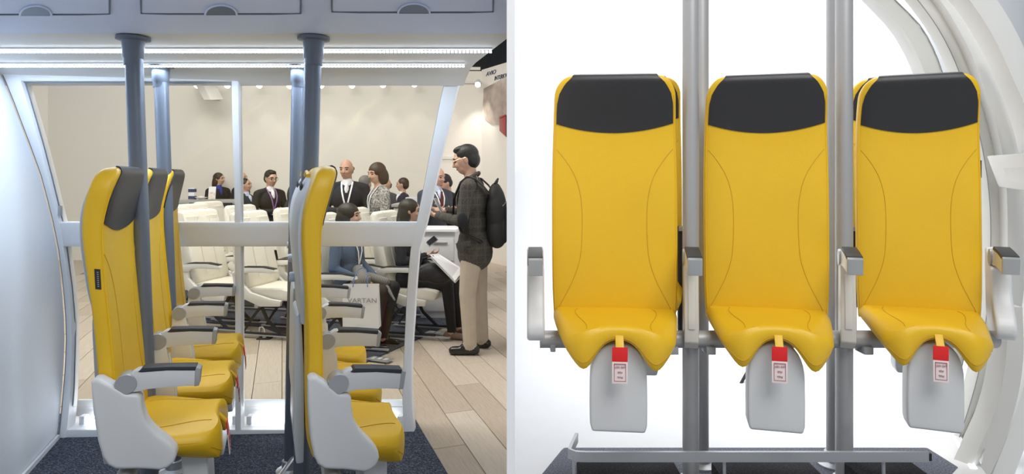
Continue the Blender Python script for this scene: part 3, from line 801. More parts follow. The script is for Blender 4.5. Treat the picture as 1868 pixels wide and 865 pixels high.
# foot rail
t = empty('foot_rail', (px_at(1035, 2.28), 2.28, P)); zz = at(0, 832, 2.28).z - P
x1 = px_at(1692, 2.28) - t.location.x
ptsr = [(.05, .16, zz), (.02, .06, zz), (.01, .02, zz), (.03, .0, zz), (.07, -.005, zz), (x1, -.005, zz)]
b = MB(); rs = []
for i, p in enumerate(ptsr):
    rs.append([Vector(p) + Vector((0, -.006, -.018)) if i > 2 else Vector(p) + Vector((-.006, 0, -.018)), Vector(p) + Vector((0, .006, -.018)) if i > 2 else Vector(p) + Vector((.006, 0, -.018)),
               Vector(p) + Vector((0, .006, .018)) if i > 2 else Vector(p) + Vector((.006, 0, .018)), Vector(p) + Vector((0, -.006, .018)) if i > 2 else Vector(p) + Vector((-.006, 0, .018))])
b.rings(rs).build('bar', 'rail', t)
MB().box((x1 + .003, -.005, zz), (.008, .016, .026)).build('end_cap', 'darkrec', t)
for px in (1047, 1322, 1613):
    x = px_at(px, 2.28) - t.location.x
    MB().box((x, 0.004, zz / 2), (.009, .008, zz)).build('foot_post', 'rail', t)
tag(t, 'grey flat metal foot rail running along the carpeted platform', 'rail')

SEATDZ = .356
for k, (px, lab) in enumerate(((1122, 'yellow stand-up seat facing forward, first from the left on the platform'), (1400, 'yellow stand-up seat facing forward, between the two steel poles'), (1680, 'yellow stand-up seat facing forward beside the white curved ribs'))):
    Y = 2.40; th = math.atan((px - 934) / F); ph = th * .62
    sy = 1 / (math.cos(ph) + math.tan(th) * math.sin(ph))
    s_ = seat((px_at(px, Y), Y, SEATDZ), R(-90) - ph, lab, 'yellow seats facing the camera', None, None, sidetag=1 if k == 2 else 0, sy=sy)
# separate armrests of the front row, each on the beam
def arm_unit(loc, yaw, label, kind, y_off=0, group='armrests of the forward-facing row'):
    t = empty('armrest_unit', loc, yaw)
    a = link('armrest', SM['arm']['arm'], t)
    for nm in ('pad', 'cap', 'disc'): link(SM['arm'][nm].name.split('.')[0], SM['arm'][nm], a)
    if kind == 'panel':
        link('side_panel', SM['panel1'], t)
    else:
        s_ = link('arm_support', SM['arm']['support'], t); link('support_groove', SM['arm']['recess'], s_)
    tag(t, label, 'armrest', group)
for px, lab, kind in ((976, 'pale armrest with side panel at the left end of the forward-facing row', 'panel'), (1260, 'grey armrest under the left steel pole between two yellow seats', 'support'), (1545, 'grey armrest under the right steel pole between two yellow seats', 'support'), (1822, 'pale armrest with side panel at the right end beside the ribs', 'panel')):
    Y = 2.40; th = math.atan((px - 934) / F)
    arm_unit((px_at(px, Y), Y, SEATDZ), R(-90) - th * .75, lab, kind)
b = empty('seat_beam', (0, 2.42, SEATDZ + .495))
MB().cyl((px_at(985, 2.42), 0, 0), (px_at(1815, 2.42), 0, 0), .033, n=20).build('tube', 'steel', b)
for px in (1060, 1225, 1292, 1475, 1575, 1780):
    MB().box((px_at(px, 2.42), -.005, -.035), (.035, .07, .03)).build('clamp', 'armmetal', b, bevel=.004)
for px in (1008, 1796): MB().box((px_at(px, 2.42), .0, -.012), (.02, .06, .06)).build('clamp', 'armmetal', b, bevel=.004)
tag(b, 'grey tubular beam under the forward-facing yellow seats', 'beam')
# back row, showing only past the front seats
for px, lab in ((1152, 'yellow seat of the back row peeping out behind the leftmost front seat'), (1655, 'yellow seat of the back row peeping out behind the seat by the ribs')):
    Y = 2.84; th = math.atan((px - 934) / F)
    sc = seat((px_at(px, Y), Y, SEATDZ + .06), R(-90) - th * .55, lab, 'yellow seats of the back row', None, None, sy=.95)
b = empty('seat_beam', (0, 2.87, SEATDZ + .555))
MB().cyl((px_at(1040, 2.87), 0, 0), (px_at(1760, 2.87), 0, 0), .033, n=16).build('tube', 'steel', b)
tag(b, 'grey tubular beam under the back row of yellow seats', 'beam')
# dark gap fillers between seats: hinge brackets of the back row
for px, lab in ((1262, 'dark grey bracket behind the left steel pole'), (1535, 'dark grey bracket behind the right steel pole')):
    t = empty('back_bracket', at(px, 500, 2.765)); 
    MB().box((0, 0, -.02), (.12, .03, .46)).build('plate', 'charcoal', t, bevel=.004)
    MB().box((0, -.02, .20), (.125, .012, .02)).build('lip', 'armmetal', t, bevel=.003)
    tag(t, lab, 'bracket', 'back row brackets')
for px, Y, lab in ((1260, 2.46, 'satin steel pole in front, between the left and middle forward-facing seats'), (1540, 2.46, 'satin steel pole in front, between the middle and right forward-facing seats'), (1279, 2.68, 'satin steel pole half hidden behind the left front pole'), (1522, 2.68, 'satin steel pole half hidden behind the right front pole')):
    X = px_at(px, Y)
    pole((X, Y), (X, Y), 3.6, .0315, lab, 'steel', P, 'steel poles on the platform')

# ---- curved white ribs and window wall at right
arch = struct(empty('wall_ribs', (0, 0, 0)))
def curve_px(pts, n=40):
    ys = [p[1] for p in pts]; tab = [(p[1], p[0]) for p in pts]
    return [(smooth_lerp(tab, ys[0] + (ys[-1] - ys[0]) * k / n), ys[0] + (ys[-1] - ys[0]) * k / n) for k in range(n + 1)]
def rib(name, inner, outer, Y, th, m, parent=arch, n=44):
    a = curve_px(inner, n); c = curve_px(outer, n); b = MB(); rs = []
    for (xa, ya), (xb, yb_) in zip(a, c):
        p, q = at(xa, ya, Y), at(xb, yb_, Y); e = Vector((0, th, 0)); rs.append([p, q, q + e, p + e])
    return b.rings(rs).build(name, m, parent, bevel=.004)
A_in = [(1560, -40), (1597, 0), (1640, 45), (1668, 90), (1688, 135), (1716, 220), (1735, 320), (1742, 430), (1738, 540), (1722, 650), (1700, 730), (1672, 815)]
A_out = [(1598, -40), (1632, 0), (1676, 45), (1702, 90), (1719, 135), (1748, 220), (1768, 320), (1777, 430), (1774, 540), (1758, 650), (1733, 730), (1700, 815)]
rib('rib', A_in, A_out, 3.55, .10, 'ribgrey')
B_in = [(1640, -40), (1675, 0), (1708, 45), (1733, 90), (1752, 135), (1781, 220), (1800, 310), (1808, 400), (1806, 500), (1798, 600), (1786, 680), (1762, 765), (1736, 840)]
B_mid = [(1680, -40), (1715, 0), (1744, 45), (1768, 90), (1786, 135), (1812, 210), (1832, 300), (1838, 400), (1836, 500), (1828, 600), (1815, 680), (1790, 765), (1764, 840)]
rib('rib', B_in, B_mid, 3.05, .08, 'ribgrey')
B_out = [(1722, -40), (1757, 0), (1786, 45), (1810, 90), (1832, 140), (1860, 220), (1878, 300), (1884, 400), (1882, 500), (1872, 600), (1856, 680), (1832, 765), (1806, 840)]
rib('rib', B_mid, B_out, 3.0, .09, 'rib')
D_in = [(1730, -40), (1768, 0), (1799, 45), (1824, 90), (1846, 140), (1868, 190), (1890, 270), (1908, 400), (1905, 500), (1893, 600), (1872, 690), (1840, 790), (1808, 870)]
D_out = [(1790, -40), (1820, 0), (1848, 45), (1870, 90), (1890, 140), (1912, 190), (1940, 270), (1960, 400), (1955, 500), (1940, 600), (1915, 690), (1880, 790), (1850, 870)]
rib('rib', D_in, D_out, 2.72, .10, 'rib')
# big lower foot rib in front
E_in = [(1838, 560), (1836, 640), (1828, 700), (1812, 760), (1790, 810), (1764, 870)]
E_out = [(1866, 560), (1868, 640), (1862, 700), (1848, 760), (1828, 820), (1806, 870)]
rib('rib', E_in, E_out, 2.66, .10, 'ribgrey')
# seams between rib layers
MB().tube([at(x, y, 3.545) for x, y in curve_px([(p[0] + 1, p[1]) for p in A_out], 40)], .003, 6).build('seam', 'ribgap', arch)
MB().tube([at(x, y, 3.045) for x, y in curve_px([(p[0] - 1, p[1]) for p in B_in], 40)], .002, 6).build('seam', 'ribgap', arch)
# grey and peach infill segments, middle rail
rib('infill_panel', [(1812, 95), (1840, 150), (1850, 185)], [(1819, 92), (1848, 150), (1858, 185)], 2.90, .02, 'shell', n=8)
rib('infill_panel', [(1850, 186), (1862, 215), (1872, 250)], [(1858, 186), (1872, 215), (1884, 250)], 2.90, .02, 'peach', n=8)
mr = MB().prism([at(1806, 284, 2.95), at(1900, 278, 2.6), at(1900, 352, 2.6), at(1828, 342, 2.95)], (0.03, .06, 0)); mr.build('middle_rail', 'ribgrey', arch, bevel=.005)
# sill trough with lamp at the foot of the wall
MB().prism([at(1690, 815, 3.0), at(1740, 775, 3.25), at(1800, 865, 2.55), at(1745, 880, 2.5)], (0, 0, -.05)).build('sill', 'rib', arch, bevel=.006)
MB().prism([at(1745, 772, 3.28), at(1760, 735, 3.3), at(1806, 770, 2.75), at(1790, 850, 2.6)], (.04, .04, 0)).build('sill_back', 'rib', arch, bevel=.004)
t = tag(empty('sill_lamp', at(1742, 800, 3.05)), 'white tube lamp lying in the sill beside the platform', 'lamp')
MB().tube([at(1738, 800, 3.1) - t.location, at(1778, 862, 2.62) - t.location], .02, 12).build('tube', 'led', t)
MB().tube([at(1736, 797, 3.12) - t.location, at(1738, 800, 3.1) - t.location], .024, 12).build('end_cap', 'white', t)
# white outer skin behind the ribs
rib('outer_skin', [(1880, -60), (1900, 60), (1935, 190), (1960, 330), (1965, 500), (1950, 650), (1900, 800), (1870, 900)], [(2250, -60), (2250, 60), (2250, 190), (2250, 330), (2250, 500), (2250, 650), (2250, 800), (2250, 900)], 2.78, .03, 'rib')
# light stand far behind the middle seat
t = empty('light_stand', at(1390, 790, 4.2)); t.location.z = .10
for a in (90, 210, 330):
    MB().cyl((0, 0, .25), (.22 * math.cos(R(a)), .22 * math.sin(R(a)), .01), .010, n=8).build('leg', 'darkrec', t)
MB().cyl((0, 0, .2), (0, 0, .8), .012, n=8).build('stem', 'darkrec', t)
tag(t, 'small black tripod stand behind the middle forward-facing seat', 'stand')

# ================================================================== hall furniture
def cream_seat_meshes():
    d = {}
    prof = [(-.30, .40), (-.36, .70), (-.40, 1.0), (-.41, 1.10), (-.385, 1.135), (-.34, 1.12), (-.30, 1.0), (-.25, .72), (-.19, .50), (-.22, .42)]
    b = MB(); rs = []
    for y, k in ((-.235, .90), (-.225, .97), (-.19, 1), (.19, 1), (.225, .97), (.235, .90)):
        cx, cz = -.3, .76; rs.append([(cx + (x - cx) * k, y, cz + (z - cz) * (k * .5 + .5)) for x, z in prof])
    d['backrest'] = b.rings(rs).mesh('backrest', 'cream', bevel=.02, seg=2, ang=40)
    d['seam'] = [MB().tube([(x + .004, sg * .085, z) for x, z in ((-.352, 1.125), (-.322, 1.06), (-.298, .99), (-.272, .85), (-.247, .72), (-.19, .52))], .0035, 6).mesh('seam', 'creamshade') for sg in (-1, 1)]
    d['head'] = [MB().prism([(-.335, sg * .13 - .075, .92), (-.345, sg * .13 - .085, 1.08), (-.345, sg * .13 + .085, 1.08), (-.335, sg * .13 + .075, .92)], (.03, 0, -.005)).mesh('headrest_wing', 'cream', bevel=.012, seg=2) for sg in (-1, 1)]
    prof = [(-.27, .38), (-.27, .45), (-.1, .445), (.12, .455), (.22, .44), (.245, .42), (.21, .35), (0, .34)]
    d['cushion'] = MB().prism([(x, -.225, z) for x, z in prof], (0, .45, 0)).mesh('seat_cushion', 'cream', bevel=.025, seg=3, ang=30)
    arm = [(-.33, .575), (-.30, .625), (-.20, .645), (-.02, .650), (.10, .635), (.115, .61), (.09, .60), (-.1, .60), (-.22, .59), (-.25, .56)]
    d['arm'] = MB().prism([(x, -.025, z) for x, z in arm], (0, .05, 0)).mesh('armrest', 'creamshade', bevel=.008)
    pad = [(-.28, .640), (-.20, .653), (-.02, .658), (.10, .642), (.10, .635), (-.02, .650), (-.20, .645)]
    d['pad'] = MB().prism([(x, -.026, z) for x, z in pad], (0, .052, 0)).mesh('arm_pad', 'charcoal', bevel=.002)
    spar = [(-.34, .60), (-.25, .58), (-.24, .50), (-.15, .42), (.05, .37), (.16, .36), (.15, .31), (-.05, .30), (-.22, .36), (-.32, .48)]
    d['spar'] = MB().prism([(x, -.018, z) for x, z in spar], (0, .036, 0)).mesh('side_spar', 'creamshade', bevel=.008)
    d['beam'] = MB().cyl((-.1, -.26, .30), (-.1, .26, .30), .022, n=12).mesh('cross_tube', 'rail')
    b = MB(); b.tube([(-.12, 0, .30), (-.05, 0, .16), (.10, 0, .03), (.20, 0, .03)], .016, 8); b.tube([(-.10, 0, .30), (-.22, 0, .15), (-.30, 0, .03), (.2, 0, .03)], .014, 8)
    d['leg'] = b.mesh('leg_frame', 'charcoal')
    d['track'] = MB().box((0, 0, .02), (.70, .035, .012)).mesh('floor_track', 'rail', bevel=.002)
    return d
CSM = cream_seat_meshes()
def cream_seat(px, Y, yaw, label, arms=(-1, 1)):
    t = empty('airline_seat', (px_at(px, Y), Y, .014), R(yaw))
    link('backrest', CSM['backrest'], t)
    for me in CSM['seam']: link('seam', me, t)
    for me in CSM['head']: link('headrest_wing', me, t)
    link('seat_cushion', CSM['cushion'], t); link('cross_tube', CSM['beam'], t)
    for sg in arms:
        a = link('armrest', CSM['arm'], t); a.location.y = sg * .262; link('arm_pad', CSM['pad'], a)
        s_ = link('side_spar', CSM['spar'], t); s_.location.y = sg * .262
    for sg in (-.17, .17):
        l_ = link('leg_frame', CSM['leg'], t); l_.location.y = sg; k_ = link('floor_track', CSM['track'], t); k_.location.y = sg
    tag(t, label, 'seat', 'cream airline seats in the hall')
for a in (
    (517, 5.85, -14, 'cream airline seat seen below the window just left of the edge-on yellow row'),
    (490, 7.05, -14, 'cream airline seat behind, its headrest showing right of the middle mullion'),
    (420, 6.1, -14, 'cream airline seat just left of the middle mullion, armrest towards us'),
    (400, 7.35, -14, 'cream airline seat behind the counter side, second from the left'),
    (362, 6.65, -14, 'cream airline seat partly hidden by the yellow row, leftmost'),
    (425, 8.0, -14, 'cream airline seat farthest back behind the middle mullion'),
    (656, 5.47, -14, 'cream airline seat under the person with the white paper bag'),
    (708, 6.42, -14, 'empty cream airline seat between the two seated people'),
    (585, 6.5, -14, 'cream airline seat behind the seated person in blue knit'),
    (768, 5.86, -14, 'cream airline seat under the person in black holding a phone'),
): cream_seat(*a)

def furn(name, label, cat, loc, rz=0, group=None): return tag(empty(name, loc, rz), label, cat, group)
# bar counter
c = furn('bar_counter', 'long pale bar counter with grey top along the back of the hall', 'counter', (px_at(440, 10.0), 10.0, 0))
w = px_at(545, 10) - px_at(338, 10)
MB().box((0, 0, .52), (w, .5, 1.04)).build('counter_body', 'counter', c, bevel=.008)
MB().box((0, -.03, 1.07), (w + .08, .62, .05)).build('counter_top', 'countertop', c, bevel=.006)
for k in range(5): MB().box((-w / 2 + w * (k + .5) / 5, -.256, .5), (w / 5 - .02, .012, .92)).build('front_panel', 'counter', c, bevel=.003)
for k, x in enumerate((-.62, -.1)): MB().box((x, -.335, 1.035), (.22 if k else .06, .02, .05)).build('edge_plate', 'charcoal', c, bevel=.003)
bx = furn('brochure_box', 'black and white striped leaflet box on the bar counter', 'box', at(351, 364, 9.85))
MB().box((0, 0, .09), (.09, .07, .18)).build('body', 'paper', bx, bevel=.003)
for z in (.03, .14): MB().box((0, -.001, z), (.094, .074, .05)).build('dark_stripe', 'navyprint', bx)
bx = furn('brochure_stand', 'leaflet with orange picture propped on the bar counter', 'leaflet', at(387, 364, 9.8))
MB().box((0, 0, .1), (.11, .012, .2), Euler((R(-8), 0, 0)).to_matrix()).build('card', 'paper', bx, bevel=.002)
MB().box((0, -.010, .06), (.10, .006, .11), Euler((R(-8), 0, 0)).to_matrix()).build('picture', 'orange', bx)
bx = furn('dish', 'small white dish on the bar counter', 'dish', at(367, 364, 9.8))
MB().lathe((0, 0, 0), [(.03, 0), (.035, .008), (.09, .03), (.092, .035), (.085, .034), (.03, .014)], 20).build('bowl', 'paper', bx)
MB().ell((0, 0, .035), (.05, .05, .018)).build('contents', 'cream', bx)
# cabinet right
c = furn('cabinet', 'light grey cabinet with drawers standing beside the right window post', 'cabinet', (px_at(805, 6.68), 6.68, 0), R(-4))
MB().box((0, 0, .45), (.36, .40, .90)).build('body', 'cabinet', c, bevel=.008)
MB().box((0, -.01, .915), (.40, .45, .03)).build('top', 'white', c, bevel=.005)
for z in (.72, .46, .2):
    d_ = MB().box((0, -.207, z), (.33, .02, .23)).build('drawer', 'cabinet', c, bevel=.004); MB().box((.02, -.225, z + .07), (.16, .02, .016)).build('handle', 'armmetal', d_, bevel=.003)
c = furn('reception_desk', 'pale desk behind the bald man in grey suit, low box on top', 'desk', (px_at(765, 8.6), 8.6, 0))
MB().box((0, 0, .53), (.60, .5, 1.06)).build('body', 'counter', c, bevel=.008)
MB().box((0, 0, 1.08), (.66, .56, .04)).build('top', 'countertop', c, bevel=.006)
MB().box((-.06, -.1, 1.14), (.20, .16, .09)).build('low_box', 'cabinet', c, bevel=.006)
c = furn('counter', 'pale grey counter behind the man with the backpack', 'counter', (px_at(835, 8.35), 8.35, 0))
MB().box((0, 0, .56), (.34, .5, 1.12)).build('body', 'cabinet', c, bevel=.008)
MB().box((0, 0, 1.14), (.38, .54, .04)).build('top', 'countertop', c, bevel=.006)
# floor plates and socket
for px, py, w_, yaw, lab in ((693, 660, .20, -22, 'nearest the white paper bag'), (640, 645, .12, -22, 'beside the middle yellow seat'), (800, 612, .24, -22, 'under the seated woman in black'), (415, 588, .22, -12, 'left of the middle mullion')):
    Y = EYE * F / (py - HOR)
    t = furn('floor_plate', 'thin pale metal plate on the hall carpet %s' % lab, 'plate', (px_at(px, Y), Y, .015), R(yaw), 'plates on the hall carpet')
    MB().box((0, 0, .005), (w_, .09, .01)).build('plate', 'rail', t, bevel=.002)
    for k in (-.35, 0, .35): MB().box((w_ * k * .8, 0, .011), (w_ * .16, .05, .003)).build('slot', 'cabinet', t)
Y = EYE * F / (618 - HOR)
t = furn('floor_socket', 'dark floor socket with white plug and looped cable on the planks', 'socket', (px_at(483, Y), Y, .0))
MB().box((0, 0, .006), (.12, .09, .012)).build('plate', 'charcoal', t, bevel=.003)
MB().box((0, 0, .03), (.03, .035, .04)).build('plug', 'paper', t, bevel=.006)
MB().tube([(0, 0, .05), (-.004, 0, .085), (-.025, .01, .105), (-.05, .01, .10), (-.058, .02, .05), (-.05, .03, .012)], .006, 8).build('cable', 'paper', t)
# ================================================================== people
def rc_mesh(b, a, r1, c, r2, n=12):
    """capsule with two radii"""
    a, c = Vector(a), Vector(c); t = c - a; L_ = t.length
    if L_ < 1e-5: t = Vector((0, 0, 1)); L_ = 1e-5
    t.normalize(); u_ = t.orthogonal().normalized(); w_ = t.cross(u_); rs = []
    for i in range(1, 5):
        an = -math.pi / 2 + math.pi / 2 * i / 4.001
        rs.append([a + t * (r1 * math.sin(an)) + (u_ * math.cos(2 * math.pi * k / n) + w_ * math.sin(2 * math.pi * k / n)) * r1 * math.cos(an) for k in range(n)])
    for i in range(0, 4):
        an = math.pi / 2 * i / 4.001
        rs.append([c + t * (r2 * math.sin(an)) + (u_ * math.cos(2 * math.pi * k / n) + w_ * math.sin(2 * math.pi * k / n)) * r2 * math.cos(an) for k in range(n)])
    b.rings(rs)
class Fig:
    def __init__(s): s.pr = []
    def rc(s, a, r1, c, r2, m): s.pr.append(('rc', Vector(a), r1, Vector(c), r2, m))
    def ell(s, c, r, m, rot=None): s.pr.append(('el', Vector(c), Vector(r), rot or Matrix.Identity(3), None, m))
    def xf(s, M_, i0=0):
        R3 = M_.to_3x3()
        for i in range(i0, len(s.pr)):
            p = s.pr[i]
            if p[0] == 'rc': s.pr[i] = ('rc', M_ @ p[1], p[2], M_ @ p[3], p[4], p[5])
            else: s.pr[i] = ('el', M_ @ p[1], p[2], R3 @ p[3], None, p[5])
    def mesh(s, name, voxel, smooth=4):
        b = MB()
        for p in s.pr:
            if p[0] == 'rc': rc_mesh(b, p[1], p[2], p[3], p[4])
            else: b.ell(p[1], p[2], 16, 12, p[3])
        me = bpy.data.meshes.new(name + '_raw'); me.from_pydata(b.v, [], b.f)
        bm = bmesh.new(); bm.from_mesh(me); bmesh.ops.remove_doubles(bm, verts=bm.verts, dist=1e-5); bmesh.ops.recalc_face_normals(bm, faces=bm.faces); bm.to_mesh(me); bm.free()
        o = bpy.data.objects.new('tmp', me); C.objects.link(o)
        r_ = o.modifiers.new('r', 'REMESH'); r_.mode = 'VOXEL'; r_.voxel_size = voxel; r_.use_smooth_shade = True
        sm_ = o.modifiers.new('s', 'SMOOTH'); sm_.factor = .5; sm_.iterations = smooth
        dg = bpy.context.evaluated_depsgraph_get(); dg.update()
        out = bpy.data.meshes.new_from_object(o.evaluated_get(dg)); out.name = name
        bpy.data.objects.remove(o); bpy.data.meshes.remove(me)
        mats = []
        for p in s.pr:
            if p[5] not in mats: mats.append(p[5])
        out.materials.clear()
        for m in mats: out.materials.append(MT[m])
        n = len(out.polygons)
        if len(mats) > 1 and n:
            cc = np.empty(n * 3, np.float32); out.polygons.foreach_get('center', cc); cc = cc.reshape(-1, 3)
            best = np.full(n, 1e9); idx = np.zeros(n, np.int32)
            for p in s.pr:
                if p[0] == 'rc':
                    a, c = np.array(p[1]), np.array(p[3]); ab = c - a; t = np.clip(((cc - a) @ ab) / max(1e-9, ab @ ab), 0, 1)
                    dd = np.linalg.norm(cc - a - t[:, None] * ab, axis=1) - (p[2] + (p[4] - p[2]) * t)
                else:
                    q = (cc - np.array(p[1])) @ np.array(p[3]); rr = np.array(p[2]); k0 = np.linalg.norm(q / rr, axis=1); k1 = np.linalg.norm(q / (rr * rr), axis=1)
                    dd = k0 * (k0 - 1) / np.maximum(k1, 1e-6)
                w_ = dd < best; best[w_] = dd[w_]; idx[w_] = mats.index(p[5])
            out.polygons.foreach_set('material_index', idx)
        out.polygons.foreach_set('use_smooth', np.ones(n, bool))
        return out
def hand(fg, wrist, dirv, palm_n, m, curl=.5, side=1, sc=1.0):
    """palm, four unequal bent fingers and a thumb leaving the side of the palm; palm_n points out of the palm"""
    d_ = Vector(dirv).normalized(); n_ = Vector(palm_n); n_ = (n_ - d_ * n_.dot(d_)).normalized(); s_ = d_.cross(n_) * side
    w_ = Vector(wrist)
    for k in (-1, 0, 1): fg.rc(w_ + s_ * .014 * k * sc, .018 * sc, w_ + d_ * .085 * sc + s_ * .025 * k * sc, .0135 * sc, m)
    for k, ln in enumerate((.068, .078, .072, .056)):
        p = w_ + d_ * .088 * sc + s_ * (.030 - .020 * k) * sc; q = p; ang = curl * .5
        for j, (f_, r_) in enumerate(((.45, .0088), (.32, .0080), (.26, .0072))):
            v = d_ * math.cos(ang) + n_ * math.sin(ang); e = q + v * ln * f_ * sc
            fg.rc(q, r_ * sc, e, (r_ - .0006) * sc, m); q = e; ang += curl * .9
    p = w_ + d_ * .03 * sc + s_ * .028 * sc; e = p + (d_ * .7 + s_ * .55 + n_ * .35).normalized() * .042 * sc; fg.rc(p, .0115 * sc, e, .0098 * sc, m)
    fg.rc(e, .0096 * sc, e + (d_ * .85 + s_ * .1 + n_ * (.3 + curl * .4)).normalized() * .032 * sc, .0082 * sc, m)
HAIR = {
    'short': [((-.010, 0, 1.665), (.104, .085, .098)), ((-.035, 0, 1.625), (.075, .080, .085))],
    'bald': [((-.035, 0, 1.630), (.070, .083, .045)), ((-.06, 0, 1.60), (.045, .06, .05))],
    'bob': [((-.008, 0, 1.662), (.112, .094, .104)), ((-.03, .062, 1.59), (.078, .036, .105)), ((-.03, -.062, 1.59), (.078, .036, .105)), ((-.055, 0, 1.59), (.068, .085, .11))],
    'long': [((-.008, 0, 1.660), (.109, .090, .103)), ((-.03, .060, 1.58), (.060, .034, .11)), ((-.03, -.060, 1.58), (.060, .034, .11)), ((-.06, 0, 1.55), (.060, .082, .16)), ((-.075, 0, 1.43), (.045, .075, .12))],
    'full': [((-.012, 0, 1.672), (.105, .086, .094)), ((-.035, 0, 1.625), (.078, .084, .085)), ((.03, 0, 1.735), (.06, .06, .03))],
}
def person(label, px, Y, yaw, H, top='suit', legs='suit', skin='skin', hair='short', hcol='hblack', shoe='shoe', sit=False, lean=0, head=(0, 0), arms='down', collar=None, lan=None, voxel=.0105, z0=0.0, glasses=False, tie=None, width=1.0, jacket=True, leg_spread=.0, seat_h=.47, knee=(.42, .40), extra=None, sleeve=None, dress=None):
    s = H / 1.75
    fg = Fig(); pr = fg.pr; sl = sleeve or top
    dz = 0.0
    if sit:
        dz = (seat_h + .055) / s - .92
        for sg in (-1, 1):
            hip = (0, sg * .09, .92 + dz); kn = (knee[0], sg * (.10 + leg_spread), .52 / s if False else .93 + dz); an = (knee[1], sg * (.09 + leg_spread * .6), .10)
            fg.rc(hip, .095, kn, .066, legs); fg.rc(kn, .064, an, .046, legs)
            fg.rc((an[0], an[1], .11), .036, (an[0], an[1], .06), .036, skin)
            fg.rc((an[0] - .05, an[1], .04), .036, (an[0] + .14, an[1] + sg * .012, .032), .032, shoe)
    else:
        for sg in (-1, 1):
            x_ = .03 * sg if leg_spread else 0
            fg.rc((0, sg * .085, .90), .098, (.012 + x_, sg * .095, .50), .072, legs); fg.rc((.012 + x_, sg * .095, .50), .070, (-.012 + x_, sg * .105, .085), .058, legs)
            fg.rc((-.055 + x_, sg * .105, .042), .040, (.13 + x_, sg * .125, .034), .036, shoe); fg.rc((-.02 + x_, sg * .105, .07), .042, (.04 + x_, sg * .11, .06), .036, shoe)
    fg.ell((0, 0, .955 + dz), (.125 * width, .172 * width, .12), legs if not jacket else top)
    i0 = len(pr)
    if jacket and not sit: fg.ell((0, 0, .90), (.140 * width, .190 * width, .13), top)
    fg.ell((.005, 0, 1.09 + dz), (.118 * width, .158 * width, .17), top)
    fg.ell((0, 0, 1.28 + dz), (.128 * width, .185 * width, .18), top)
    for sg in (-1, 1): fg.rc((-.01, sg * .04, 1.44 + dz), .055, (-.01, sg * .165 * width, 1.405 + dz), .062, top)
    fg.rc((0, 0, 1.42 + dz), .058, (.012, 0, 1.55 + dz), .054, skin)
    if collar:
        fg.rc((.02, 0, 1.458 + dz), .058, (.022, 0, 1.480 + dz), .058, collar)
        fg.ell((.100, 0, 1.385 + dz), (.036, .024, .075), collar)
    # arms
    for sg in (-1, 1):
        sp = arms[0 if sg < 0 else 1] if isinstance(arms, (tuple, list)) else arms
        sh = Vector((-.005, sg * .19 * width, 1.395 + dz))
        if sp == 'down': el, wr, hd_, pn = (-.03, sg * .245, 1.12), (.05, sg * .245, .885), (.12, 0, -1), (0, -sg, 0)
        elif sp == 'front': el, wr, hd_, pn = (.02, sg * .25, 1.13), (.25, sg * .08, 1.14), (.6, -sg * .6, .1), (-.3, -sg * .4, 0)
        elif sp == 'phone': el, wr, hd_, pn = (.03, sg * .235, 1.13), (.24, sg * .115, 1.20), (.75, -sg * .55, .15), (-.1, -sg * .5, .9)
        elif sp == 'phone_high': el, wr, hd_, pn = (.05, sg * .22, 1.14), (.27, sg * .13, 1.24), (.7, -sg * .45, .4), (-.2, -sg * .5, .9)
        elif sp == 'lap': el, wr, hd_, pn = (.0, sg * .25, 1.14), (.22, sg * .13, 1.03), (.9, -sg * .25, -.25), (.0, 0, -1)
        elif sp == 'raise': el, wr, hd_, pn = (.06, sg * .23, 1.16), (.22, sg * .20, 1.36), (.3, 0, 1), (-.3, -sg, 0)
        elif sp == 'back': el, wr, hd_, pn = (-.10, sg * .23, 1.14), (-.02, sg * .20, .92), (.1, 0, -1), (0, -sg, 0)
        else: el, wr, hd_, pn = sp
        el = Vector(el) + Vector((0, 0, dz)); wr = Vector(wr) + Vector((0, 0, dz))
        fg.rc(sh, .062, el, .050, sl); cu_ = wr + (el - wr) * .06
        fg.rc(el, .049, cu_, .038, sl); fg.rc(cu_, .030, wr, .028, skin)
        hand(fg, wr, hd_, pn, skin, .55, 1 if sg < 0 else -1)
    ih = len(pr)
    fg.ell((.012, 0, 1.640 + dz), (.098, .077, .113), skin); fg.ell((.045, 0, 1.578 + dz), (.062, .056, .060), skin)
    fg.ell((.060, 0, 1.600 + dz), (.052, .046, .058), skin)
    fg.rc((.106, 0, 1.648 + dz), .010, (.126, 0, 1.613 + dz), .0135, skin)
    for sg in (-1, 1):
        fg.ell((.005, sg * .078, 1.632 + dz), (.019, .010, .031), skin); fg.ell((.086, sg * .032, 1.610 + dz), (.026, .024, .026), skin)
        fg.rc((.100, sg * .014, 1.668 + dz), .010, (.088, sg * .050, 1.668 + dz), .010, skin)
    Mh = Matrix.Translation((0, 0, 1.52 + dz)) @ Euler((0, R(head[1]), R(head[0]))).to_matrix().to_4x4() @ Matrix.Translation((0, 0, -1.52 - dz))
    fg.xf(Mh, ih)
    Ml = Matrix.Translation((0, 0, .95 + dz)) @ Euler((0, R(lean), 0)).to_matrix().to_4x4() @ Matrix.Translation((0, 0, -.95 - dz))
    fg.xf(Ml, i0)
    if extra: extra(fg, dz)
    S = Matrix.Scale(s, 4)
    fg.pr = [(p[0], p[1] * s, p[2] * s, p[3] * s, p[4] * s, p[5]) if p[0] == 'rc' else (p[0], p[1] * s, p[2] * s, p[3], None, p[5]) for p in fg.pr]
    me = fg.mesh('person', voxel)
    body = link('person', me); body.location = (px_at(px, Y), Y, z0); body.rotation_euler = (0, 0, R(yaw))
    tag(body, label, 'person')
    MH = S @ Ml @ Mh; ML = S @ Ml
    def child(nm, b, m, Mx, **kw):
        b.v = [tuple(Mx @ Vector(v)) for v in b.v]; return b.build(nm, m, body, **kw)
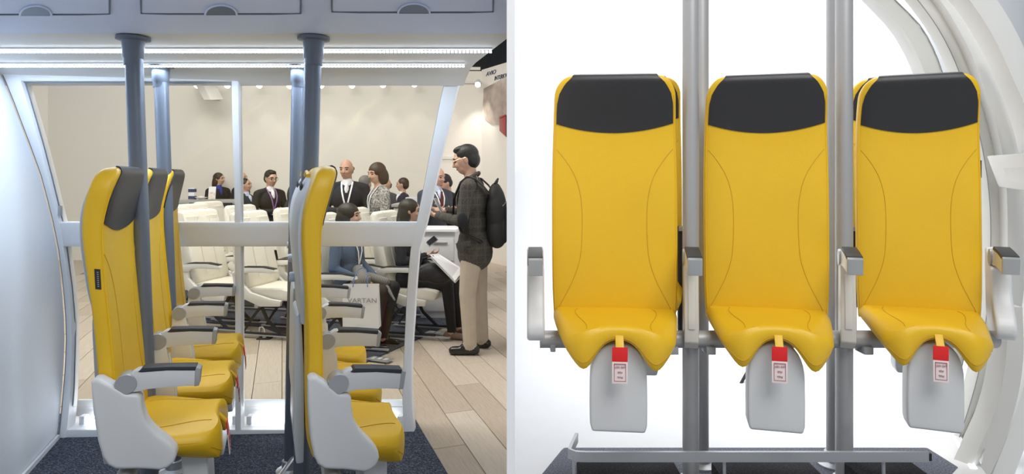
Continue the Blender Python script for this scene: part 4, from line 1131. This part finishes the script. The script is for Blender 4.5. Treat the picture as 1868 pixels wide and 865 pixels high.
    if hair:
        hf = Fig()
        for c_, r_ in HAIR[hair]: hf.ell(Vector(c_) + Vector((0, 0, dz)), r_, hcol)
        hf.xf(MH); hf.pr = [(p[0], p[1], p[2] * s, p[3].normalized() if False else Matrix([r.normalized() for r in p[3].transposed()]).transposed(), None, p[5]) for p in hf.pr]
        link('hair', hf.mesh('hair', max(.006, voxel * .75), 3), body)
    for sg in (-1, 1):
        child('eye', MB().ell((.097, sg * .033, 1.645 + dz), (.010, .013, .0075), 10, 8), 'eye', MH)
        child('eyebrow', MB().tube([(.106, sg * .016, 1.668 + dz), (.105, sg * .034, 1.674 + dz), (.092, sg * .054, 1.668 + dz)], .0045, 6), hcol if hair else 'hgrey', MH)
    child('mouth', MB().ell((.104, 0, 1.578 + dz), (.010, .024, .0065), 12, 8), 'lip', MH)
    if glasses:
        b = MB()
        for sg in (-1, 1):
            b.tube([(.120 - .006 * abs(math.cos(a)), sg * (.034 + .024 * math.cos(a)), 1.645 + dz + .018 * math.sin(a)) for a in [2 * math.pi * k / 14 for k in range(15)]], .0022, 6)
            b.tube([(.114, sg * .058, 1.650 + dz), (.06, sg * .080, 1.655 + dz), (.0, sg * .088, 1.648 + dz)], .0022, 6)
        b.tube([(.122, -.012, 1.648 + dz), (.124, .012, 1.648 + dz)], .002, 6)
        child('glasses', b, 'metalthin' if glasses == 'gold' else 'eye', MH)
    def chest_x(y, z):
        v = 1 - (y / (.185 * width)) ** 2 - ((z - 1.28) / .18) ** 2
        v2 = 1 - (y / (.158 * width)) ** 2 - ((z - 1.09) / .17) ** 2
        return max(.128 * width * math.sqrt(max(v, 0.01)), .005 + .118 * width * math.sqrt(max(v2, 0.01))) + .008
    if lan:
        b = MB()
        for sg in (-1, 1):
            path = [(-.03, sg * .055, 1.50), (.035, sg * .065, 1.475)] + [(chest_x(sg * y_, z_) + .004, sg * y_, z_) for y_, z_ in ((.060, 1.42), (.050, 1.36), (.035, 1.29), (.018, 1.22), (.004, 1.16))]
            rs = []
            for p in path: rs.append([Vector((p[0], p[1] + e, p[2] + dz)) + Vector((q, 0, 0)) for e, q in ((-.009, 0), (.009, 0), (.009, .004), (-.009, .004))])
            b.rings(rs)
        child('lanyard', b, lan, ML)
        child('badge', MB().box((chest_x(0, 1.12) + .008, 0, 1.12 + dz), (.004, .085, .07)), 'paper', ML, bevel=.001)
    if tie:
        child('tie', MB().prism([(chest_x(0, 1.40) + .03, -.012, 1.44 + dz), (chest_x(0, 1.40) + .03, .012, 1.44 + dz), (chest_x(0, 1.2) + .012, .032, 1.18 + dz), (chest_x(0, 1.2) + .012, 0, 1.13 + dz), (chest_x(0, 1.2) + .012, -.032, 1.18 + dz)], (.008, 0, 0)), tie, ML)
    return body, ML, dz, child

# ---- far people at the bar
person('person with long brown hair in black jacket and blue top at the bar counter', 398, 10.75, -35, 1.52, top='suit', legs='suit', hair='long', hcol='hbrown', arms='front', collar='royal', head=(25, 5))
person('bald person in black suit half hidden behind the middle mullion', 440, 10.62, -10, 1.535, top='suit', legs='suit', hair='bald', hcol='hgrey', arms='down', collar='shirt')
person('person with short black hair and dark suit in profile, just right of the middle mullion', 447, 9.35, -8, 1.43, top='charcoal', legs='suit', hair='short', hcol='hblack', skin='skin2', arms='front', collar='shirtblue')
person('person with glasses, black suit and purple lanyard looking down', 492, 8.4, -40, 1.545, top='suit', legs='suit', hair='full', hcol='hblack', skin='skin', arms='front', collar='shirt', lan='purple', glasses='dark', head=(0, 12))
person('person in charcoal jacket stooping, head hidden behind the dark pole', 530, 7.9, 8, 1.74, top='charcoal', legs='suit', hair='short', hcol='hgrey', arms='front', lean=16, collar='shirt', head=(0, 15))
person('person with receding hair, navy sweater and white lanyard looking down', 634, 7.3, -82, 1.665, top='navy', legs='suit', hair='bald', hcol='hblack', skin='skin2', arms='front', collar='shirt', lan='lanyard', head=(-14, 10), width=1.1, voxel=.009)
person('person with brown bob and grey tweed jacket wearing a white lanyard', 692, 6.95, -150, 1.615, top='tweed', legs='suit', hair='bob', hcol='hbrown', arms='front', lan='lanyard', head=(18, 14), voxel=.009, width=.98)
person('person with grey hair and dark suit standing behind the tweed jacket', 666, 8.0, 70, 1.47, top='suit', legs='suit', hair='full', hcol='hgrey', arms='front')
person('person mostly hidden behind the tweed jacket, forehead showing', 706, 10.0, -120, 1.43, top='greysuit', legs='suit', hair='bald', hcol='hgrey', arms='down')
person('person in navy suit in profile facing left, beside the pale desk', 736, 9.3, 178, 1.44, top='navysuit', legs='navysuit', hair='short', hcol='hbrown', arms='front', collar='shirt', head=(0, 4))
pb_ = person('bald person in grey suit with lanyard holding a phone behind the window post', 794, 7.3, -48, 1.575, top='greysuit', legs='suit', hair='bald', hcol='hgrey', skin='skin2', arms='phone', collar='shirtblue', tie='tie', lan='lanyard', head=(12, 14), voxel=.009, width=1.06)
person('person with black hair in black jacket bending down with one hand raised', 824, 7.75, -140, 1.50, top='suit', legs='suit', hair='full', hcol='hblack', arms=('raise', 'front'), head=(0, 22), lean=6)

# ---- seated, blue knit, white paper bag
bw = person('seated person in blue ribbed knit with grey scarf and black trousers', 634, 5.50, -16, 1.55, top='bluetop', legs='blacktrs', hair='bob', hcol='hblack', sit=True, arms=((.02, -.25, 1.14), (.25, -.14, 1.04), (.9, .2, -.3), (0, 0, -1)) and 'lap', voxel=.008, jacket=True, lan='lanyard', knee=(.44, .34), leg_spread=.02, seat_h=.44, head=(10, 4))
sf = Fig()
for a, r1, c_, r2 in (((.14, -.06, .66), .055, (.24, -.15, .60), .065), ((.22, -.15, .60), .06, (.15, -.21, .50), .055), ((.15, -.21, .50), .05, (.12, -.235, .36), .04), ((.18, .04, .60), .04, (.34, .05, .56), .04), ((.42, -.08, .54), .02, (.52, -.13, .44), .010)):
    sf.rc(a, r1, c_, r2, 'scarf')
sc_ = link('scarf', sf.mesh('scarf', .010, 3), bw[0])
bag = furn('paper_bag', 'white paper carrier bag printed VARTAN hanging from the seated person\'s hands', 'bag', at(658, 599, 5.02))
hb = (599 - 519) * 5.02 / F; wb_ = 66 * 5.02 / F
b = MB(); b.prism([(-wb_ / 2, 0, 0), (wb_ / 2, 0, -.004), (wb_ / 2 - .004, -.012, hb + .006), (-wb_ / 2 + .002, -.012, hb)], (0, .002, 0)); b.build('front_panel', 'paper', bag)
b = MB(); b.prism([(-wb_ / 2, 0.09, .0), (wb_ / 2, .09, .0), (wb_ / 2 - .004, .03, hb), (-wb_ / 2 + .002, .03, hb)], (0, .002, 0)); b.build('back_panel', 'paper', bag)
for sg in (-1, 1): MB().prism([(sg * wb_ / 2, 0, 0), (sg * wb_ / 2, .09, 0), (sg * (wb_ / 2 - .003), .03, hb), (sg * (wb_ / 2 - .003), -.012, hb)], (-sg * .002, 0, 0)).build('gusset', 'paper', bag)
MB().prism([(-wb_ / 2, 0, 0), (wb_ / 2, 0, 0), (wb_ / 2, .09, 0), (-wb_ / 2, .09, 0)], (0, 0, .003)).build('base', 'paper', bag)
for x in (-.055, .055): MB().tube([(x * 1.05, -.012, hb - .02), (x * 1.0, -.004, hb + .04), (x * .55, .05, hb + .11), (0, .06, hb + .125)], .004, 6).build('cord_handle', 'bluecord', bag)
for txt, sz, z, m in (('VARTAN', .052, .205, 'print'), ('aviation group', .012, .186, 'print'), ('www.vartan.com', .010, .022, 'print')):
    if txt != 'VARTAN':
        continue
    o = link('lettering', text_mesh(txt, sz, m, 'lettering', .0006), bag); o.location = (.015, -.010, z); o.rotation_euler = (R(90), 0, 0); o.scale = (1.15, 1, 1)
# faint lines of small print under the name and at the foot
m_ = MB()
for q in range(12): m_.box((-.045 + q * .0105, -.0085, .190), (.007, .002, .0035))
for q in range(9): m_.box((-.03 + q * .008, -.0025, .026), (.0055, .002, .003))
m_.build('small_print', 'cabinet', bag, smooth=False)

# ---- seated, black clothes, phone
pw_ = person('seated person with long black hair in black clothes holding a phone', 744, 5.88, -12, 1.60, top='suit', legs='blacktrs', hair='long', hcol='hblack', sit=True, arms=('phone', 'lap'), voxel=.008, knee=(.46, .50), seat_h=.44, head=(16, 6), shoe='tanshoe', leg_spread=.03)
ph = furn('phone', 'silver phone in the raised hand of the seated person in black', 'phone', at(788, 440, 5.55), R(20))
MB().box((0, 0, 0), (.10, .012, .055), Euler((0, R(-38), 0)).to_matrix()).build('case', 'phonecase', ph, bevel=.004)
MB().box((-.004, -.006, .004), (.085, .004, .045), Euler((0, R(-38), 0)).to_matrix()).build('screen', 'phone', ph)
bk = furn('booklet', 'white open booklet on the lap of the seated person in black', 'booklet', (0, 0, 0))
for q in range(2):
    MB().prism([at(783 + 2 * q, 464 + 6 * q, 5.4), at(800 + 2 * q, 463 + 6 * q, 5.5), at(846, 492 + 8 * q, 5.38), at(830, 513 + 3 * q, 5.3)], (0, .01, -.006)).build('page', 'paper', bk)
hg = furn('handbag', 'black handbag on the lap of the seated person in black', 'bag', at(787, 497, 5.48))
hf = Fig()
hf.ell((0, 0, 0), (.13, .07, .085), 'bagblack'); hf.ell((.06, 0, -.03), (.12, .07, .07), 'bagblack'); hf.ell((-.07, 0, -.01), (.08, .065, .075), 'bagblack')
link('bag_body', hf.mesh('bag_body', .010, 3), hg)
MB().tube([(-.10, -.05, .05), (-.07, -.06, .13), (.02, -.06, .15), (.09, -.05, .06)], .008, 8).build('strap', 'bagblack', hg)
MB().ell((-.13, -.06, .03), (.012, .008, .012)).build('buckle', 'metalthin', hg)

# ---- standing with backpack
def hem(fg, dz):
    fg.ell((-.005, 0, .84), (.150, .195, .16), 'plaid')
mw = person('standing person in dark plaid jacket and stone chinos, using a phone', 866, 5.3, 172, 1.735, top='plaid', legs='khaki', hair='full', hcol='hblack', arms=(((.05, -.235, 1.14), (.27, -.115, 1.20), (.75, .55, .12), (-.1, .5, .9)), ((.05, .235, 1.12), (.28, .125, 1.17), (.75, -.55, .15), (-.1, -.5, .9))), voxel=.0066, head=(8, 16), glasses='gold', width=1.10, leg_spread=1, extra=hem, lean=3)
bodyW, ML, dzw, child = mw
child('collar', MB().tube([(.055, -.085, 1.425), (-.01, -.09, 1.475), (-.055, -.05, 1.505), (-.065, 0, 1.512), (-.055, .05, 1.505), (-.01, .09, 1.475), (.055, .085, 1.425)], .016, 8), 'plaid', ML)
child('elbow_patch', MB().ell((.035, .275, 1.13), (.045, .018, .065)), 'suit', ML)
child('pocket_flap', MB().box((.05, .214, .93), (.13, .010, .045), Euler((0, R(8), R(-8))).to_matrix()), 'plaid', ML, bevel=.004)
ph = furn('phone', 'black phone held by the standing person in plaid jacket', 'phone', at(800, 375, 5.22), R(172))
rt = Euler((0, R(-62), 0)).to_matrix()
MB().box((0, 0, 0), (.135, .068, .009), rt).build('case', 'phonecase', ph, bevel=.004)
MB().box((-.0035, 0, .003), (.122, .060, .006), rt).build('screen', 'phone', ph)
bp = furn('backpack', 'black backpack worn by the standing person in plaid jacket', 'backpack', bodyW.location.copy(), R(172))
bf = Fig()
bf.ell((-.190, .02, 1.17), (.085, .150, .23), 'backpack'); bf.ell((-.195, .02, 1.02), (.090, .155, .15), 'backpack'); bf.ell((-.18, .02, 1.30), (.06, .13, .12), 'backpack')
link('bag_body', bf.mesh('bag_body', .010, 3), bp)
pk = Fig(); pk.ell((-.255, .02, 1.03), (.035, .115, .12), 'backpack'); link('front_pocket', pk.mesh('front_pocket', .010, 3), bp)
for sg in (-1, 1):
    b = MB(); rs = []
    for p in [(-.185, sg * .11, 1.32), (-.12, sg * .125, 1.405), (-.06, sg * .135, 1.458), (.01, sg * .14, 1.475), (.065, sg * .14, 1.43), (.12, sg * .15, 1.30), (.115, sg * .195, 1.16), (.04, sg * .205, 1.03), (-.12, sg * .17, .95)]:
        p = Vector(p) + Vector((.022, 0, -.010)); rs.append([p + Vector((0, -.026, -.008)), p + Vector((0, .026, -.008)), p + Vector((0.004, .026, .008)), p + Vector((0.004, -.026, .008))])
    b.rings(rs).build('shoulder_strap', 'backpack', bp)
MB().tube([(-.255, -.08, 1.23), (-.270, .02, 1.26), (-.255, .11, 1.23)], .004, 6).build('zip', 'armmetal', bp)
MB().tube([(-.18, -.03, 1.41), (-.20, .02, 1.45), (-.18, .07, 1.41)], .009, 8).build('grab_handle', 'backpack', bp)
